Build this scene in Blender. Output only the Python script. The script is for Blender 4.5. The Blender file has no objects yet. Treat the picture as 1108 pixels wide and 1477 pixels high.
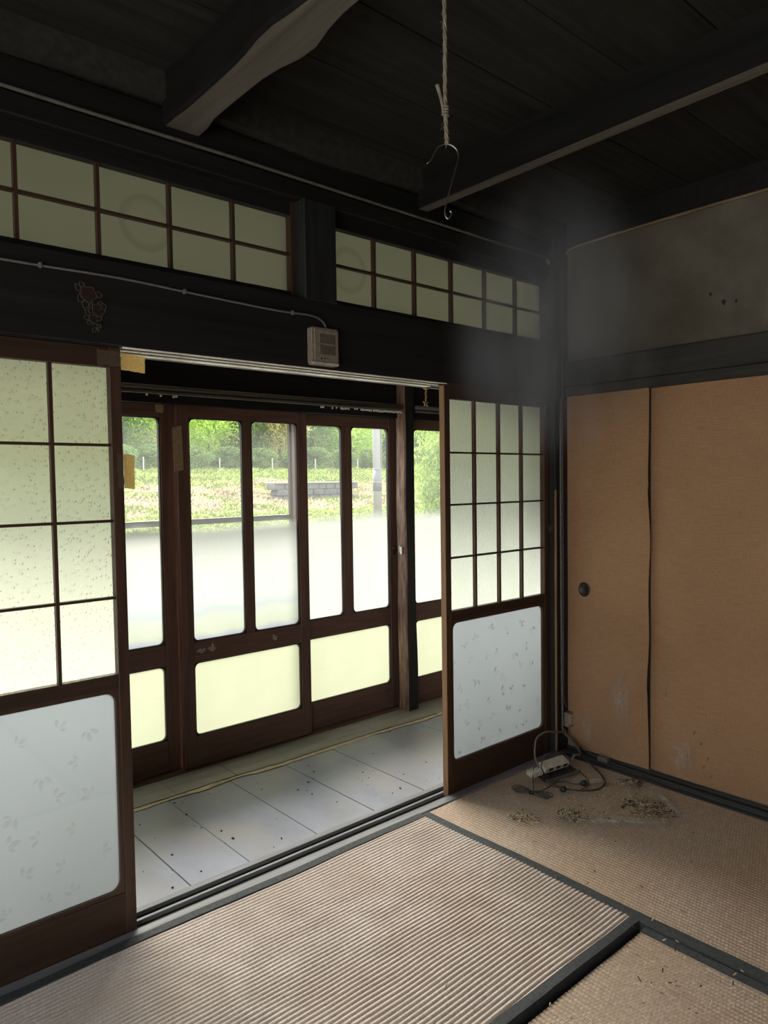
import bpy, bmesh, math, random
from mathutils import Vector, Matrix, noise
random.seed(7)
SC = bpy.context.scene
COL = SC.collection

# ---------------------------------------------------------------- camera
cam_d = bpy.data.cameras.new('camera')
cam_d.sensor_fit = 'HORIZONTAL'; cam_d.sensor_width = 36.0
cam_d.lens = 1042.67 / 1108 * 36.0
cam_d.clip_start = 0.02; cam_d.clip_end = 400
cam = bpy.data.objects.new('camera', cam_d); COL.objects.link(cam)
R_ = Vector((0.75179079, -0.65925101, -0.01409678))
U_ = Vector((0.03915654, 0.02329216, 0.99896158))
F_ = Vector((0.65823809, 0.75156209, -0.04332482))
m = Matrix((( R_.x, U_.x, -F_.x), (R_.y, U_.y, -F_.y), (R_.z, U_.z, -F_.z))).to_4x4()
m.translation = (-3.05576, -2.13079, 1.35733)
cam.matrix_world = m
SC.camera = cam

# ---------------------------------------------------------------- world, sun, exposure
world = bpy.data.worlds.new('sky'); SC.world = world
world.use_nodes = True
wn = world.node_tree; wn.nodes.clear()
w_out = wn.nodes.new('ShaderNodeOutputWorld'); w_bg = wn.nodes.new('ShaderNodeBackground')
w_tc = wn.nodes.new('ShaderNodeTexCoord'); w_sep = wn.nodes.new('ShaderNodeSeparateXYZ')
w_cr = wn.nodes.new('ShaderNodeValToRGB')
w_cr.color_ramp.elements[0].position = 0.0; w_cr.color_ramp.elements[0].color = (1.0, 0.99, 0.96, 1)
w_cr.color_ramp.elements[1].position = 0.7; w_cr.color_ramp.elements[1].color = (0.78, 0.89, 1.0, 1)
wn.links.new(w_tc.outputs['Generated'], w_sep.inputs[0])
wn.links.new(w_sep.outputs['Z'], w_cr.inputs[0])
wn.links.new(w_cr.outputs[0], w_bg.inputs['Color'])
wn.links.new(w_bg.outputs[0], w_out.inputs['Surface'])
w_bg.inputs['Strength'].default_value = 3.7

sun_d = bpy.data.lights.new('sun', 'SUN'); sun_d.energy = 26.0
sun_d.angle = math.radians(46); sun_d.color = (1.0, 0.95, 0.87)
sun = bpy.data.objects.new('sun', sun_d); COL.objects.link(sun)
SUN_EL, SUN_AZ = math.radians(43), math.radians(12)
sv = Vector((math.cos(SUN_EL) * math.sin(SUN_AZ), math.cos(SUN_EL) * math.cos(SUN_AZ), math.sin(SUN_EL)))
sun.rotation_euler = sv.to_track_quat('Z', 'Y').to_euler()
sun.location = sv * 30

SC.view_settings.view_transform = 'Standard'
SC.view_settings.look = 'None'
SC.view_settings.gamma = 1.0
SC.view_settings.use_curve_mapping = False
SC.view_settings.exposure = 0.0
cy = SC.cycles
cy.use_denoising = True
cy.max_bounces = 16; cy.diffuse_bounces = 6; cy.glossy_bounces = 4
cy.transmission_bounces = 12; cy.transparent_max_bounces = 24
cy.sample_clamp_indirect = 8.0
cy.caustics_refractive = True

# ---------------------------------------------------------------- materials
def new_mat(name):
    mt = bpy.data.materials.new(name); mt.use_nodes = True
    nt = mt.node_tree; nt.nodes.clear()
    out = nt.nodes.new('ShaderNodeOutputMaterial')
    return mt, nt, out

def N(nt, t, **kw):
    n = nt.nodes.new(t)
    for k, v in kw.items():
        if k in n.inputs: n.inputs[k].default_value = v
        else: setattr(n, k, v)
    return n

def ramp(nt, fac, stops):
    r = nt.nodes.new('ShaderNodeValToRGB')
    e = r.color_ramp.elements
    while len(e) < len(stops): e.new(0.5)
    for q, (p, c) in zip(e, stops):
        q.position = p; q.color = (*c, 1)
    nt.links.new(fac, r.inputs[0])
    return r.outputs[0]

def coords(nt, scale=(1, 1, 1), space='Object'):
    tc = nt.nodes.new('ShaderNodeTexCoord'); mp = nt.nodes.new('ShaderNodeMapping')
    mp.inputs['Scale'].default_value = scale
    nt.links.new(tc.outputs[space], mp.inputs[0])
    return mp.outputs[0]

def grain(name, c0, c1, scale=(3, 3, 40), rough=0.6, bump=0.15, spec=0.3, detail=6, c2=None, blot=2.0):
    """wood, plaster, paper: two tones along a stretched noise, plus large blotches"""
    mt, nt, out = new_mat(name)
    p = N(nt, 'ShaderNodeBsdfPrincipled', Roughness=rough)
    p.inputs['Specular IOR Level'].default_value = spec
    nz = N(nt, 'ShaderNodeTexNoise', Scale=1.0, Detail=detail, Roughness=0.6)
    nt.links.new(coords(nt, scale), nz.inputs['Vector'])
    col = ramp(nt, nz.outputs[0], [(0.3, c0), (0.7, c1)])
    if c2:
        nb = N(nt, 'ShaderNodeTexNoise', Scale=blot, Detail=5.0, Roughness=0.55)
        nt.links.new(coords(nt), nb.inputs['Vector'])
        f = ramp(nt, nb.outputs[0], [(0.42, (0, 0, 0)), (0.68, (1, 1, 1))])
        mx = N(nt, 'ShaderNodeMix', data_type='RGBA')
        nt.links.new(f, mx.inputs[0]); nt.links.new(col, mx.inputs[6]); mx.inputs[7].default_value = (*c2, 1)
        col = mx.outputs[2]
    nt.links.new(col, p.inputs['Base Color'])
    bp = N(nt, 'ShaderNodeBump', Strength=bump, Distance=0.004)
    nt.links.new(nz.outputs[0], bp.inputs['Height']); nt.links.new(bp.outputs[0], p.inputs['Normal'])
    nt.links.new(p.outputs[0], out.inputs[0])
    return mt

def plain(name, c, rough=0.5, metal=0.0, spec=0.4):
    mt, nt, out = new_mat(name)
    p = N(nt, 'ShaderNodeBsdfPrincipled', Roughness=rough, Metallic=metal)
    p.inputs['Specular IOR Level'].default_value = spec
    nz = N(nt, 'ShaderNodeTexNoise', Scale=60.0, Detail=3.0)
    nt.links.new(coords(nt), nz.inputs['Vector'])
    nt.links.new(ramp(nt, nz.outputs[0], [(0.3, tuple(x * 0.8 for x in c)), (0.7, tuple(min(1, x * 1.15) for x in c))]), p.inputs['Base Color'])
    nt.links.new(p.outputs[0], out.inputs[0])
    return mt

M = {}
M['soot'] = grain('sooty_wood', (0.010, 0.010, 0.010), (0.020, 0.019, 0.018), (2, 40, 40), 0.5, 0.1, 0.25)
M['soot_y'] = grain('sooty_wood_along_y', (0.026, 0.025, 0.021), (0.055, 0.051, 0.044), (30, 2, 30), 0.6, 0.2, 0.25)
M['soot_z'] = grain('sooty_post_wood', (0.012, 0.013, 0.012), (0.03, 0.031, 0.029), (40, 40, 2), 0.5, 0.15, 0.3)
M['board'] = grain('ceiling_board_wood', (0.014, 0.013, 0.011), (0.034, 0.032, 0.028), (1.5, 30, 10), 0.7, 0.2, 0.2)
M['soot_beam_shade'] = grain('sooty_shaded_beam_side', (0.007, 0.0068, 0.006), (0.014, 0.0135, 0.012), (30, 2, 30), 0.7, 0.2, 0.15)  # soot tone darkened further to stand for the shaded sides
M['batten'] = grain('pale_and_lit_underside_wood', (0.09, 0.083, 0.066), (0.17, 0.155, 0.125), (30, 1.5, 30), 0.6, 0.15, 0.2)  # also stands for light on the beam and batten undersides
M['bamboo'] = grain('bamboo_strip', (0.17, 0.12, 0.06), (0.30, 0.22, 0.12), (8, 8, 8), 0.4, 0.05, 0.4)
M['door_wood_z'] = grain('brown_door_wood_upright', (0.105, 0.055, 0.042), (0.20, 0.11, 0.083), (40, 40, 2.5), 0.45, 0.12, 0.35)
M['door_wood_x'] = grain('brown_door_wood_level', (0.105, 0.055, 0.042), (0.20, 0.11, 0.083), (2.5, 40, 40), 0.45, 0.12, 0.35)
M['shoji_z'] = grain('shoji_wood_upright', (0.036, 0.019, 0.012), (0.075, 0.04, 0.024), (40, 40, 2.5), 0.5, 0.12, 0.3)
M['shoji_x'] = grain('shoji_wood_level', (0.030, 0.017, 0.011), (0.058, 0.031, 0.019), (2.5, 40, 40), 0.5, 0.12, 0.3)
M['edge_wood'] = grain('worn_edge_wood', (0.20, 0.11, 0.055), (0.33, 0.19, 0.10), (50, 50, 3), 0.55, 0.12, 0.3)
M['dark_bead'] = plain('dark_glazing_bead', (0.02, 0.015, 0.012), 0.5)
M['sill'] = grain('worn_sill_wood', (0.14, 0.138, 0.145), (0.26, 0.255, 0.265), (2, 60, 60), 0.5, 0.2, 0.4)
M['groove'] = plain('groove_shadow_wood', (0.02, 0.018, 0.016), 0.7)
M['track_lit'] = plain('lit_track_strip', (0.85, 0.80, 0.70), 0.35)  # grazing outside light painted into the ridge colour
M['plaster'] = grain('smoked_plaster', (0.12, 0.105, 0.08), (0.18, 0.16, 0.125), (5, 5, 5), 0.9, 0.15, 0.1, c2=(0.085, 0.07, 0.05))
M['sheet'] = grain('grey_floor_sheet', (0.205, 0.21, 0.26), (0.29, 0.30, 0.36), (5, 3, 5), 0.42, 0.03, 0.45, c2=(0.30, 0.285, 0.275), blot=3.0)
M['bare_floor'] = grain('bare_floor_board', (0.27, 0.25, 0.22), (0.38, 0.36, 0.33), (3, 20, 20), 0.6, 0.1, 0.3)
M['torn'] = grain('torn_sheet_edge', (0.46, 0.36, 0.22), (0.68, 0.56, 0.38), (20, 20, 20), 0.8, 0.3, 0.2)
M['heri'] = grain('black_cloth_border', (0.035, 0.038, 0.039), (0.07, 0.074, 0.075), (80, 80, 80), 0.75, 0.2, 0.25)
M['tape'] = grain('kraft_tape', (0.34, 0.23, 0.14), (0.50, 0.36, 0.23), (60, 60, 60), 0.5, 0.3, 0.3)
M['tape_dull'] = grain('dull_kraft_tape', (0.07, 0.05, 0.037), (0.11, 0.078, 0.055), (60, 60, 60), 0.5, 0.3, 0.3)
M['beige_plastic'] = plain('beige_plastic', (0.27, 0.225, 0.165), 0.35)
M['ivory_plastic'] = plain('ivory_plastic', (0.55, 0.52, 0.43), 0.4)
M['black_plastic'] = plain('black_plastic', (0.018, 0.018, 0.018), 0.4)
M['cord'] = plain('grey_black_cord', (0.05, 0.05, 0.048), 0.45)
M['cord_grey'] = plain('grey_cord', (0.13, 0.128, 0.12), 0.45)
M['wire'] = plain('dusty_wire', (0.16, 0.15, 0.14), 0.5)
M['steel'] = plain('dull_steel', (0.35, 0.34, 0.32), 0.3, 1.0)
M['rail'] = plain('grey_brown_rail', (0.13, 0.115, 0.095), 0.35)
M['bead'] = plain('white_runner', (0.75, 0.72, 0.66), 0.4)
M['twine'] = grain('hemp_twine', (0.15, 0.13, 0.09), (0.30, 0.265, 0.19), (200, 200, 60), 0.9, 0.5, 0.1)
M['straw'] = grain('straw', (0.42, 0.32, 0.20), (0.72, 0.60, 0.42), (60, 60, 60), 0.8, 0.1, 0.15)
M['straw_dark'] = grain('rotten_straw', (0.03, 0.02, 0.014), (0.09, 0.06, 0.04), (60, 60, 60), 0.9, 0.1, 0.1)
M['rose'] = plain('faded_rose_print', (0.040, 0.019, 0.017), 0.6)
M['rose_line'] = plain('faded_rose_line', (0.016, 0.009, 0.009), 0.6)
M['rose_leaf'] = plain('dark_leaf_print', (0.012, 0.014, 0.013), 0.6)
M['outline'] = plain('pale_gold_outline', (0.075, 0.065, 0.045), 0.5)
M['paper'] = plain('paper_scrap', (0.42, 0.36, 0.28), 0.8)
M['brass'] = plain('aged_brass', (0.45, 0.32, 0.14), 0.35, 0.8)
M['wall_dim'] = plain('dim_back_wall', (0.16, 0.13, 0.10), 0.9)
M['concrete'] = plain('concrete_pole', (0.32, 0.31, 0.31), 0.8)
M['band'] = plain('pole_band', (0.18, 0.18, 0.185), 0.6)
M['stone'] = grain('retaining_wall_stone', (0.10, 0.095, 0.10), (0.19, 0.18, 0.18), (1.5, 1.5, 3), 0.9, 0.5, 0.1)
M['fence_post'] = plain('pale_fence_post', (0.42, 0.42, 0.40), 0.7)
M['bark'] = grain('bark', (0.05, 0.04, 0.03), (0.11, 0.09, 0.065), (8, 8, 2), 0.9, 0.5, 0.1)

# --- fusuma cloth: warm brown with fine crossed threads and pale rubbed stains
def fusuma_mat():
    mt, nt, out = new_mat('brown_fusuma_cloth')
    p = N(nt, 'ShaderNodeBsdfPrincipled', Roughness=0.75)
    p.inputs['Specular IOR Level'].default_value = 0.2
    n1 = N(nt, 'ShaderNodeTexNoise', Scale=1.0, Detail=4.0); nt.links.new(coords(nt, (1, 500, 30)), n1.inputs['Vector'])
    n2 = N(nt, 'ShaderNodeTexNoise', Scale=1.0, Detail=4.0); nt.links.new(coords(nt, (1, 14, 420)), n2.inputs['Vector'])
    ad = N(nt, 'ShaderNodeMath', operation='ADD'); nt.links.new(n1.outputs[0], ad.inputs[0]); nt.links.new(n2.outputs[0], ad.inputs[1])
    hf = N(nt, 'ShaderNodeMath', operation='MULTIPLY'); nt.links.new(ad.outputs[0], hf.inputs[0]); hf.inputs[1].default_value = 0.5
    col = ramp(nt, hf.outputs[0], [(0.35, (0.31, 0.175, 0.092)), (0.65, (0.46, 0.272, 0.155))])
    nb = N(nt, 'ShaderNodeTexNoise', Scale=2.2, Detail=3.0); nt.links.new(coords(nt), nb.inputs['Vector'])
    mx = N(nt, 'ShaderNodeMix', data_type='RGBA', blend_type='MULTIPLY'); mx.inputs[0].default_value = 0.6
    nt.links.new(col, mx.inputs[6]); nt.links.new(ramp(nt, nb.outputs[0], [(0.3, (0.72, 0.70, 0.68)), (0.7, (1, 1, 1))]), mx.inputs[7])
    nt.links.new(mx.outputs[2], p.inputs['Base Color'])
    bp = N(nt, 'ShaderNodeBump', Strength=0.15, Distance=0.001)
    nt.links.new(hf.outputs[0], bp.inputs['Height']); nt.links.new(bp.outputs[0], p.inputs['Normal'])
    nt.links.new(p.outputs[0], out.inputs[0])
    return mt
M['fusuma'] = fusuma_mat()

def chalk_mat():
    mt, nt, out = new_mat('rubbed_chalk')
    p = N(nt, 'ShaderNodeBsdfPrincipled', Roughness=0.9); p.inputs['Base Color'].default_value = (0.52, 0.42, 0.33, 1)
    tr = N(nt, 'ShaderNodeBsdfTransparent')
    uv = N(nt, 'ShaderNodeTexCoord'); gr = N(nt, 'ShaderNodeVectorMath', operation='LENGTH')
    sb = N(nt, 'ShaderNodeVectorMath', operation='SUBTRACT'); sb.inputs[1].default_value = (0.5, 0.5, 0.5)
    nt.links.new(uv.outputs['Generated'], sb.inputs[0]); nt.links.new(sb.outputs[0], gr.inputs[0])
    fall = N(nt, 'ShaderNodeMapRange'); fall.inputs[1].default_value = 0.5; fall.inputs[2].default_value = 0.05
    nt.links.new(gr.outputs['Value'], fall.inputs[0])
    nz = N(nt, 'ShaderNodeTexNoise', Scale=1.0, Detail=7.0, Roughness=0.7); nt.links.new(coords(nt, (60, 60, 22)), nz.inputs['Vector'])
    rr = ramp(nt, nz.outputs[0], [(0.40, (0, 0, 0)), (0.65, (1, 1, 1))])
    mu = N(nt, 'ShaderNodeMath', operation='MULTIPLY'); nt.links.new(fall.outputs[0], mu.inputs[0]); nt.links.new(rr, mu.inputs[1])
    mxs = N(nt, 'ShaderNodeMixShader'); nt.links.new(mu.outputs[0], mxs.inputs[0])
    nt.links.new(tr.outputs[0], mxs.inputs[1]); nt.links.new(p.outputs[0], mxs.inputs[2])
    nt.links.new(mxs.outputs[0], out.inputs[0])
    return mt
M['chalk'] = chalk_mat()

# --- tatami rush: cross threads break each rib into short bricks
def tatami_mat(name, c0, c1, c2, along):
    mt, nt, out = new_mat(name)
    p = N(nt, 'ShaderNodeBsdfPrincipled', Roughness=0.62)
    p.inputs['Specular IOR Level'].default_value = 0.35
    sc = (150, 70, 1) if along == 'X' else (70, 150, 1)
    n1 = N(nt, 'ShaderNodeTexNoise', Scale=1.0, Detail=5.0, Roughness=0.7); nt.links.new(coords(nt, sc), n1.inputs['Vector'])
    col = ramp(nt, n1.outputs[0], [(0.3, c0), (0.72, c1)])
    nb = N(nt, 'ShaderNodeTexNoise', Scale=2.6, Detail=4.0, Roughness=0.6); nt.links.new(coords(nt, (1, 1, 0)), nb.inputs['Vector'])
    mx = N(nt, 'ShaderNodeMix', data_type='RGBA')
    nt.links.new(ramp(nt, nb.outputs[0], [(0.38, (0, 0, 0)), (0.72, (0.85, 0.85, 0.85))]), mx.inputs[0])
    nt.links.new(col, mx.inputs[6]); mx.inputs[7].default_value = (*c2, 1)
    br = N(nt, 'ShaderNodeTexBrick', Scale=1.0)
    br.inputs['Color1'].default_value = (1, 1, 1, 1); br.inputs['Color2'].default_value = (0.78, 0.78, 0.78, 1); br.inputs['Mortar'].default_value = (0.38, 0.36, 0.34, 1)
    br.inputs['Brick Width'].default_value = 0.011; br.inputs['Row Height'].default_value = 0.0155
    br.inputs['Mortar Size'].default_value = 0.0013; br.inputs['Mortar Smooth'].default_value = 0.8
    cv = coords(nt)
    if along == 'Y':
        sw = N(nt, 'ShaderNodeSeparateXYZ'); cb = N(nt, 'ShaderNodeCombineXYZ')
        nt.links.new(cv, sw.inputs[0]); nt.links.new(sw.outputs[1], cb.inputs[0]); nt.links.new(sw.outputs[0], cb.inputs[1]); cv = cb.outputs[0]
    nt.links.new(cv, br.inputs['Vector'])
    m2 = N(nt, 'ShaderNodeMix', data_type='RGBA', blend_type='MULTIPLY'); m2.inputs[0].default_value = 0.16 if along == 'X' else 0.8
    nt.links.new(mx.outputs[2], m2.inputs[6]); nt.links.new(br.outputs['Color'], m2.inputs[7])
    nt.links.new(m2.outputs[2], p.inputs['Base Color'])
    bp = N(nt, 'ShaderNodeBump', Strength=0.15 if along == 'X' else 0.5, Distance=0.0015)
    nt.links.new(br.outputs['Fac'], bp.inputs['Height']); bp.invert = True
    nt.links.new(bp.outputs[0], p.inputs['Normal'])
    nt.links.new(p.outputs[0], out.inputs[0])
    return mt
M['tatami_x'] = tatami_mat('rush_ribs_along_x', (0.44, 0.365, 0.32), (0.76, 0.67, 0.605), (0.55, 0.44, 0.355), 'X')
M['tatami_y'] = tatami_mat('rush_ribs_along_y', (0.36, 0.265, 0.195), (0.68, 0.54, 0.415), (0.52, 0.355, 0.24), 'Y')
M['straw_core'] = plain('straw_mat_core', (0.10, 0.08, 0.055), 0.9)

# --- glass
def clear_mix(nt, tint=(0.97, 0.98, 0.97), dust=0.0):
    tr = N(nt, 'ShaderNodeBsdfTransparent'); tr.inputs[0].default_value = (*tint, 1)
    gl = N(nt, 'ShaderNodeBsdfGlossy', Roughness=0.05)
    mx = N(nt, 'ShaderNodeMixShader'); mx.inputs[0].default_value = 0.04
    nt.links.new(tr.outputs[0], mx.inputs[1]); nt.links.new(gl.outputs[0], mx.inputs[2])
    if not dust: return mx.outputs[0]
    du = N(nt, 'ShaderNodeBsdfTranslucent'); du.inputs[0].default_value = (0.9, 0.93, 0.9, 1)
    m2 = N(nt, 'ShaderNodeMixShader'); m2.inputs[0].default_value = dust
    nt.links.new(mx.outputs[0], m2.inputs[1]); nt.links.new(du.outputs[0], m2.inputs[2])
    return m2.outputs[0]

def clear_glass(name):
    mt, nt, out = new_mat(name); nt.links.new(clear_mix(nt), out.inputs[0]); return mt
M['clear'] = clear_glass('clear_glass')

FROST_T = 0.163
def frost_film(name, z_lo=None, z_hi=None, tint=(1, 1, 1), blot=0.25):
    """white film on the outer face of a pane; with z_lo/z_hi it fades into clear glass above"""
    mt, nt, out = new_mat(name)
    tl = N(nt, 'ShaderNodeBsdfTranslucent')
    nz = N(nt, 'ShaderNodeTexNoise', Scale=1.3, Detail=3.0); nt.links.new(coords(nt), nz.inputs['Vector'])
    a = tuple(FROST_T * t * (1 - blot) for t in tint); b = tuple(FROST_T * t for t in tint)
    nt.links.new(ramp(nt, nz.outputs[0], [(0.35, a), (0.62, b)]), tl.inputs[0])
    sh = tl.outputs[0]
    if z_lo is not None:
        sp = N(nt, 'ShaderNodeSeparateXYZ'); nt.links.new(coords(nt), sp.inputs[0])
        n2 = N(nt, 'ShaderNodeTexNoise', Scale=4.0, Detail=3.0); nt.links.new(coords(nt), n2.inputs['Vector'])
        md = N(nt, 'ShaderNodeMath', operation='MULTIPLY_ADD'); nt.links.new(n2.outputs[0], md.inputs[0]); md.inputs[1].default_value = 0.05
        nt.links.new(sp.outputs[2], md.inputs[2])
        mr = N(nt, 'ShaderNodeMapRange', interpolation_type='SMOOTHSTEP'); mr.inputs[1].default_value = z_lo; mr.inputs[2].default_value = z_hi
        nt.links.new(md.outputs[0], mr.inputs[0])
        mx = N(nt, 'ShaderNodeMixShader'); nt.links.new(mr.outputs[0], mx.inputs[0])
        nt.links.new(sh, mx.inputs[1]); nt.links.new(clear_mix(nt, dust=0.034), mx.inputs[2]); sh = mx.outputs[0]
    nt.links.new(sh, out.inputs[0])
    return mt
M['frost_up'] = frost_film('half_frosted_film', 1.13, 1.22, (0.93, 0.98, 0.92), 0.12)
def dirty(mt):
    nt = mt.node_tree; tl = next(n for n in nt.nodes if n.type == 'BSDF_TRANSLUCENT' and n.inputs[0].is_linked)
    src = tl.inputs[0].links[0].from_socket
    sp = N(nt, 'ShaderNodeSeparateXYZ'); nt.links.new(coords(nt), sp.inputs[0])
    n2 = N(nt, 'ShaderNodeTexNoise', Scale=5.0, Detail=4.0); nt.links.new(coords(nt), n2.inputs['Vector'])
    md = N(nt, 'ShaderNodeMath', operation='MULTIPLY_ADD'); nt.links.new(n2.outputs[0], md.inputs[0]); md.inputs[1].default_value = 0.10; nt.links.new(sp.outputs[2], md.inputs[2])
    c = ramp(nt, md.outputs[0], [(0.655, (0.55, 0.57, 0.72)), (0.69, (0.80, 0.82, 0.72)), (0.76, (0.86, 0.88, 0.82)), (0.79, (0.78, 0.82, 0.90)), (0.85, (1, 1, 1))])
    mx = N(nt, 'ShaderNodeMix', data_type='RGBA', blend_type='MULTIPLY'); mx.inputs[0].default_value = 1.0
    nt.links.new(src, mx.inputs[6]); nt.links.new(c, mx.inputs[7]); nt.links.new(mx.outputs[2], tl.inputs[0])
    return mt
M['frost_dirty'] = dirty(frost_film('half_frosted_dirty_film', 1.13, 1.20, (0.98, 1.03, 0.95), 0.12))
M['frost_low'] = frost_film('frosted_film', None, None, (0.86, 0.90, 0.64), 0.15)

def rough_glass(name, rough, tint, bump, bscale, kind='noise', shadow_ring=None, tl_mix=0.6, ior=1.3, relief=0.0):
    """diffusing outer face of a patterned pane: part scatter, part blurred see-through"""
    mt, nt, out = new_mat(name)
    rf = N(nt, 'ShaderNodeBsdfRefraction', Roughness=rough, IOR=ior); rf.inputs[0].default_value = (*tint, 1)
    tl = N(nt, 'ShaderNodeBsdfTranslucent'); tl.inputs[0].default_value = (*tint, 1)
    mx = N(nt, 'ShaderNodeMixShader'); mx.inputs[0].default_value = tl_mix
    nt.links.new(rf.outputs[0], mx.inputs[1]); nt.links.new(tl.outputs[0], mx.inputs[2])
    if kind == 'noise':
        t = N(nt, 'ShaderNodeTexNoise', Scale=bscale, Detail=2.0); nt.links.new(coords(nt), t.inputs['Vector']); h = t.outputs[0]
    else:
        t = N(nt, 'ShaderNodeTexVoronoi', Scale=bscale); nt.links.new(coords(nt), t.inputs['Vector'])
        h = ramp(nt, t.outputs['Distance'], [(0.16, (1, 1, 1)), (0.42, (0, 0, 0))])
    bp = N(nt, 'ShaderNodeBump', Strength=bump, Distance=0.002); nt.links.new(h, bp.inputs['Height'])
    nt.links.new(bp.outputs[0], rf.inputs['Normal']); nt.links.new(bp.outputs[0], tl.inputs['Normal'])
    if shadow_ring:  # shadow of a round thing painted as a darker band of tint
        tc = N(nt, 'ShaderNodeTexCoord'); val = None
        for (cx, cz, r) in shadow_ring:
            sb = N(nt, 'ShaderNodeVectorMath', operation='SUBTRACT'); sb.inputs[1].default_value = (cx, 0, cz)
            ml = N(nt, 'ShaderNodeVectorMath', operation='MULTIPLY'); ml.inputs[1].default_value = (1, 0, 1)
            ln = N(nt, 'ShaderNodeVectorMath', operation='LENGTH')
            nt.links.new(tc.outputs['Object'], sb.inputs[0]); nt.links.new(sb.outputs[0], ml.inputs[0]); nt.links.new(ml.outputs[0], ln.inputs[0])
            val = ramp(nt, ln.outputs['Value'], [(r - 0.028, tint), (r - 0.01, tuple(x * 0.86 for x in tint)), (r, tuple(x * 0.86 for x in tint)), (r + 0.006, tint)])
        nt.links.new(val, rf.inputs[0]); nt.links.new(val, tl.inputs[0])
    nt.links.new(mx.outputs[0], out.inputs[0])
    return mt
M['pebble_glass'] = rough_glass('pebbled_glass', 0.85, (1.0, 1.0, 0.84), 1.0, 75, 'voronoi', tl_mix=0.5, ior=1.45)
M['grain_glass'] = rough_glass('grained_glass', 0.75, (0.92, 0.95, 0.86), 0.8, 260, tl_mix=0.5, ior=1.4)
M['leaf_glass'] = rough_glass('leaf_patterned_glass', 0.6, (0.24, 0.258, 0.28), 0.05, 300, tl_mix=0.8)
M['transom_glass_left'] = rough_glass('dusty_transom_glass_left', 0.6, (0.375, 0.37, 0.315), 0.1, 120, shadow_ring=[(0, 0, 0.085)], tl_mix=0.8)
M['transom_glass_right'] = rough_glass('dusty_transom_glass_right', 0.6, (0.375, 0.37, 0.315), 0.1, 120, shadow_ring=[(0, 0, 0.085)], tl_mix=0.8)
def relief_mat():
    mt, nt, out = new_mat('pressed_leaf_relief')
    tr = N(nt, 'ShaderNodeBsdfTransparent'); tr.inputs[0].default_value = (0.97, 0.97, 0.97, 1)
    rf = N(nt, 'ShaderNodeBsdfRefraction', Roughness=0.15, IOR=1.3)
    gl = N(nt, 'ShaderNodeBsdfGlossy', Roughness=0.2)
    a = N(nt, 'ShaderNodeMixShader'); a.inputs[0].default_value = 0.25
    b = N(nt, 'ShaderNodeMixShader'); b.inputs[0].default_value = 0.06
    nt.links.new(tr.outputs[0], a.inputs[1]); nt.links.new(rf.outputs[0], a.inputs[2])
    nt.links.new(a.outputs[0], b.inputs[1]); nt.links.new(gl.outputs[0], b.inputs[2]); nt.links.new(b.outputs[0], out.inputs[0])
    return mt
M['leaf_relief'] = relief_mat()

def leaf_mat(name, c0, c1, c2, s=0.35, k=2.9):
    c0, c1, c2 = (tuple(min(0.8, x * k + 0.012) for x in c) for c in (c0, c1, c2))
    mt, nt, out = new_mat(name)
    nz = N(nt, 'ShaderNodeTexNoise', Scale=s, Detail=5.0, Roughness=0.7)
    tc = N(nt, 'ShaderNodeNewGeometry'); nt.links.new(tc.outputs['Position'], nz.inputs['Vector'])
    col = ramp(nt, nz.outputs[0], [(0.3, c0), (0.5, c1), (0.7, c2)])
    d = N(nt, 'ShaderNodeBsdfDiffuse'); t = N(nt, 'ShaderNodeBsdfTranslucent')
    nt.links.new(col, d.inputs[0]); nt.links.new(col, t.inputs[0])
    mx = N(nt, 'ShaderNodeMixShader'); mx.inputs[0].default_value = 0.55
    nt.links.new(d.outputs[0], mx.inputs[1]); nt.links.new(t.outputs[0], mx.inputs[2])
    nt.links.new(mx.outputs[0], out.inputs[0])
    return mt
M['leaf_dark'] = leaf_mat('dark_tree_leaves', (0.045, 0.075, 0.022), (0.085, 0.135, 0.035), (0.14, 0.19, 0.05))
M['leaf_light'] = leaf_mat('light_tree_leaves', (0.11, 0.16, 0.035), (0.19, 0.25, 0.06), (0.27, 0.32, 0.09))
M['leaf_tan'] = leaf_mat('yellowed_tree_leaves', (0.12, 0.12, 0.045), (0.19, 0.175, 0.075), (0.25, 0.22, 0.10))
M['leaf_hedge'] = leaf_mat('hedge_leaves', (0.06, 0.10, 0.03), (0.11, 0.16, 0.05), (0.17, 0.22, 0.07), 0.8, 2.0)
M['leaf_near'] = leaf_mat('bright_shrub_leaves', (0.10, 0.16, 0.035), (0.18, 0.25, 0.06), (0.27, 0.34, 0.10), 2.0, 1.25)
M['grass'] = leaf_mat('grass_blades', (0.07, 0.10, 0.025), (0.12, 0.155, 0.04), (0.17, 0.20, 0.06), 0.5, 1.4)
M['dry'] = leaf_mat('dry_grass_blades', (0.14, 0.11, 0.065), (0.22, 0.175, 0.11), (0.30, 0.25, 0.17), 0.6, 1.45)
M['ground'] = leaf_mat('bank_soil_and_turf', (0.06, 0.075, 0.025), (0.10, 0.115, 0.04), (0.14, 0.12, 0.065), 0.45, 0.9)
M['yard'] = plain('pale_yard_soil', (0.16, 0.15, 0.11), 0.95)

# ---------------------------------------------------------------- mesh helpers
ORG = {}          # world origin of every object that can be a parent

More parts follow.
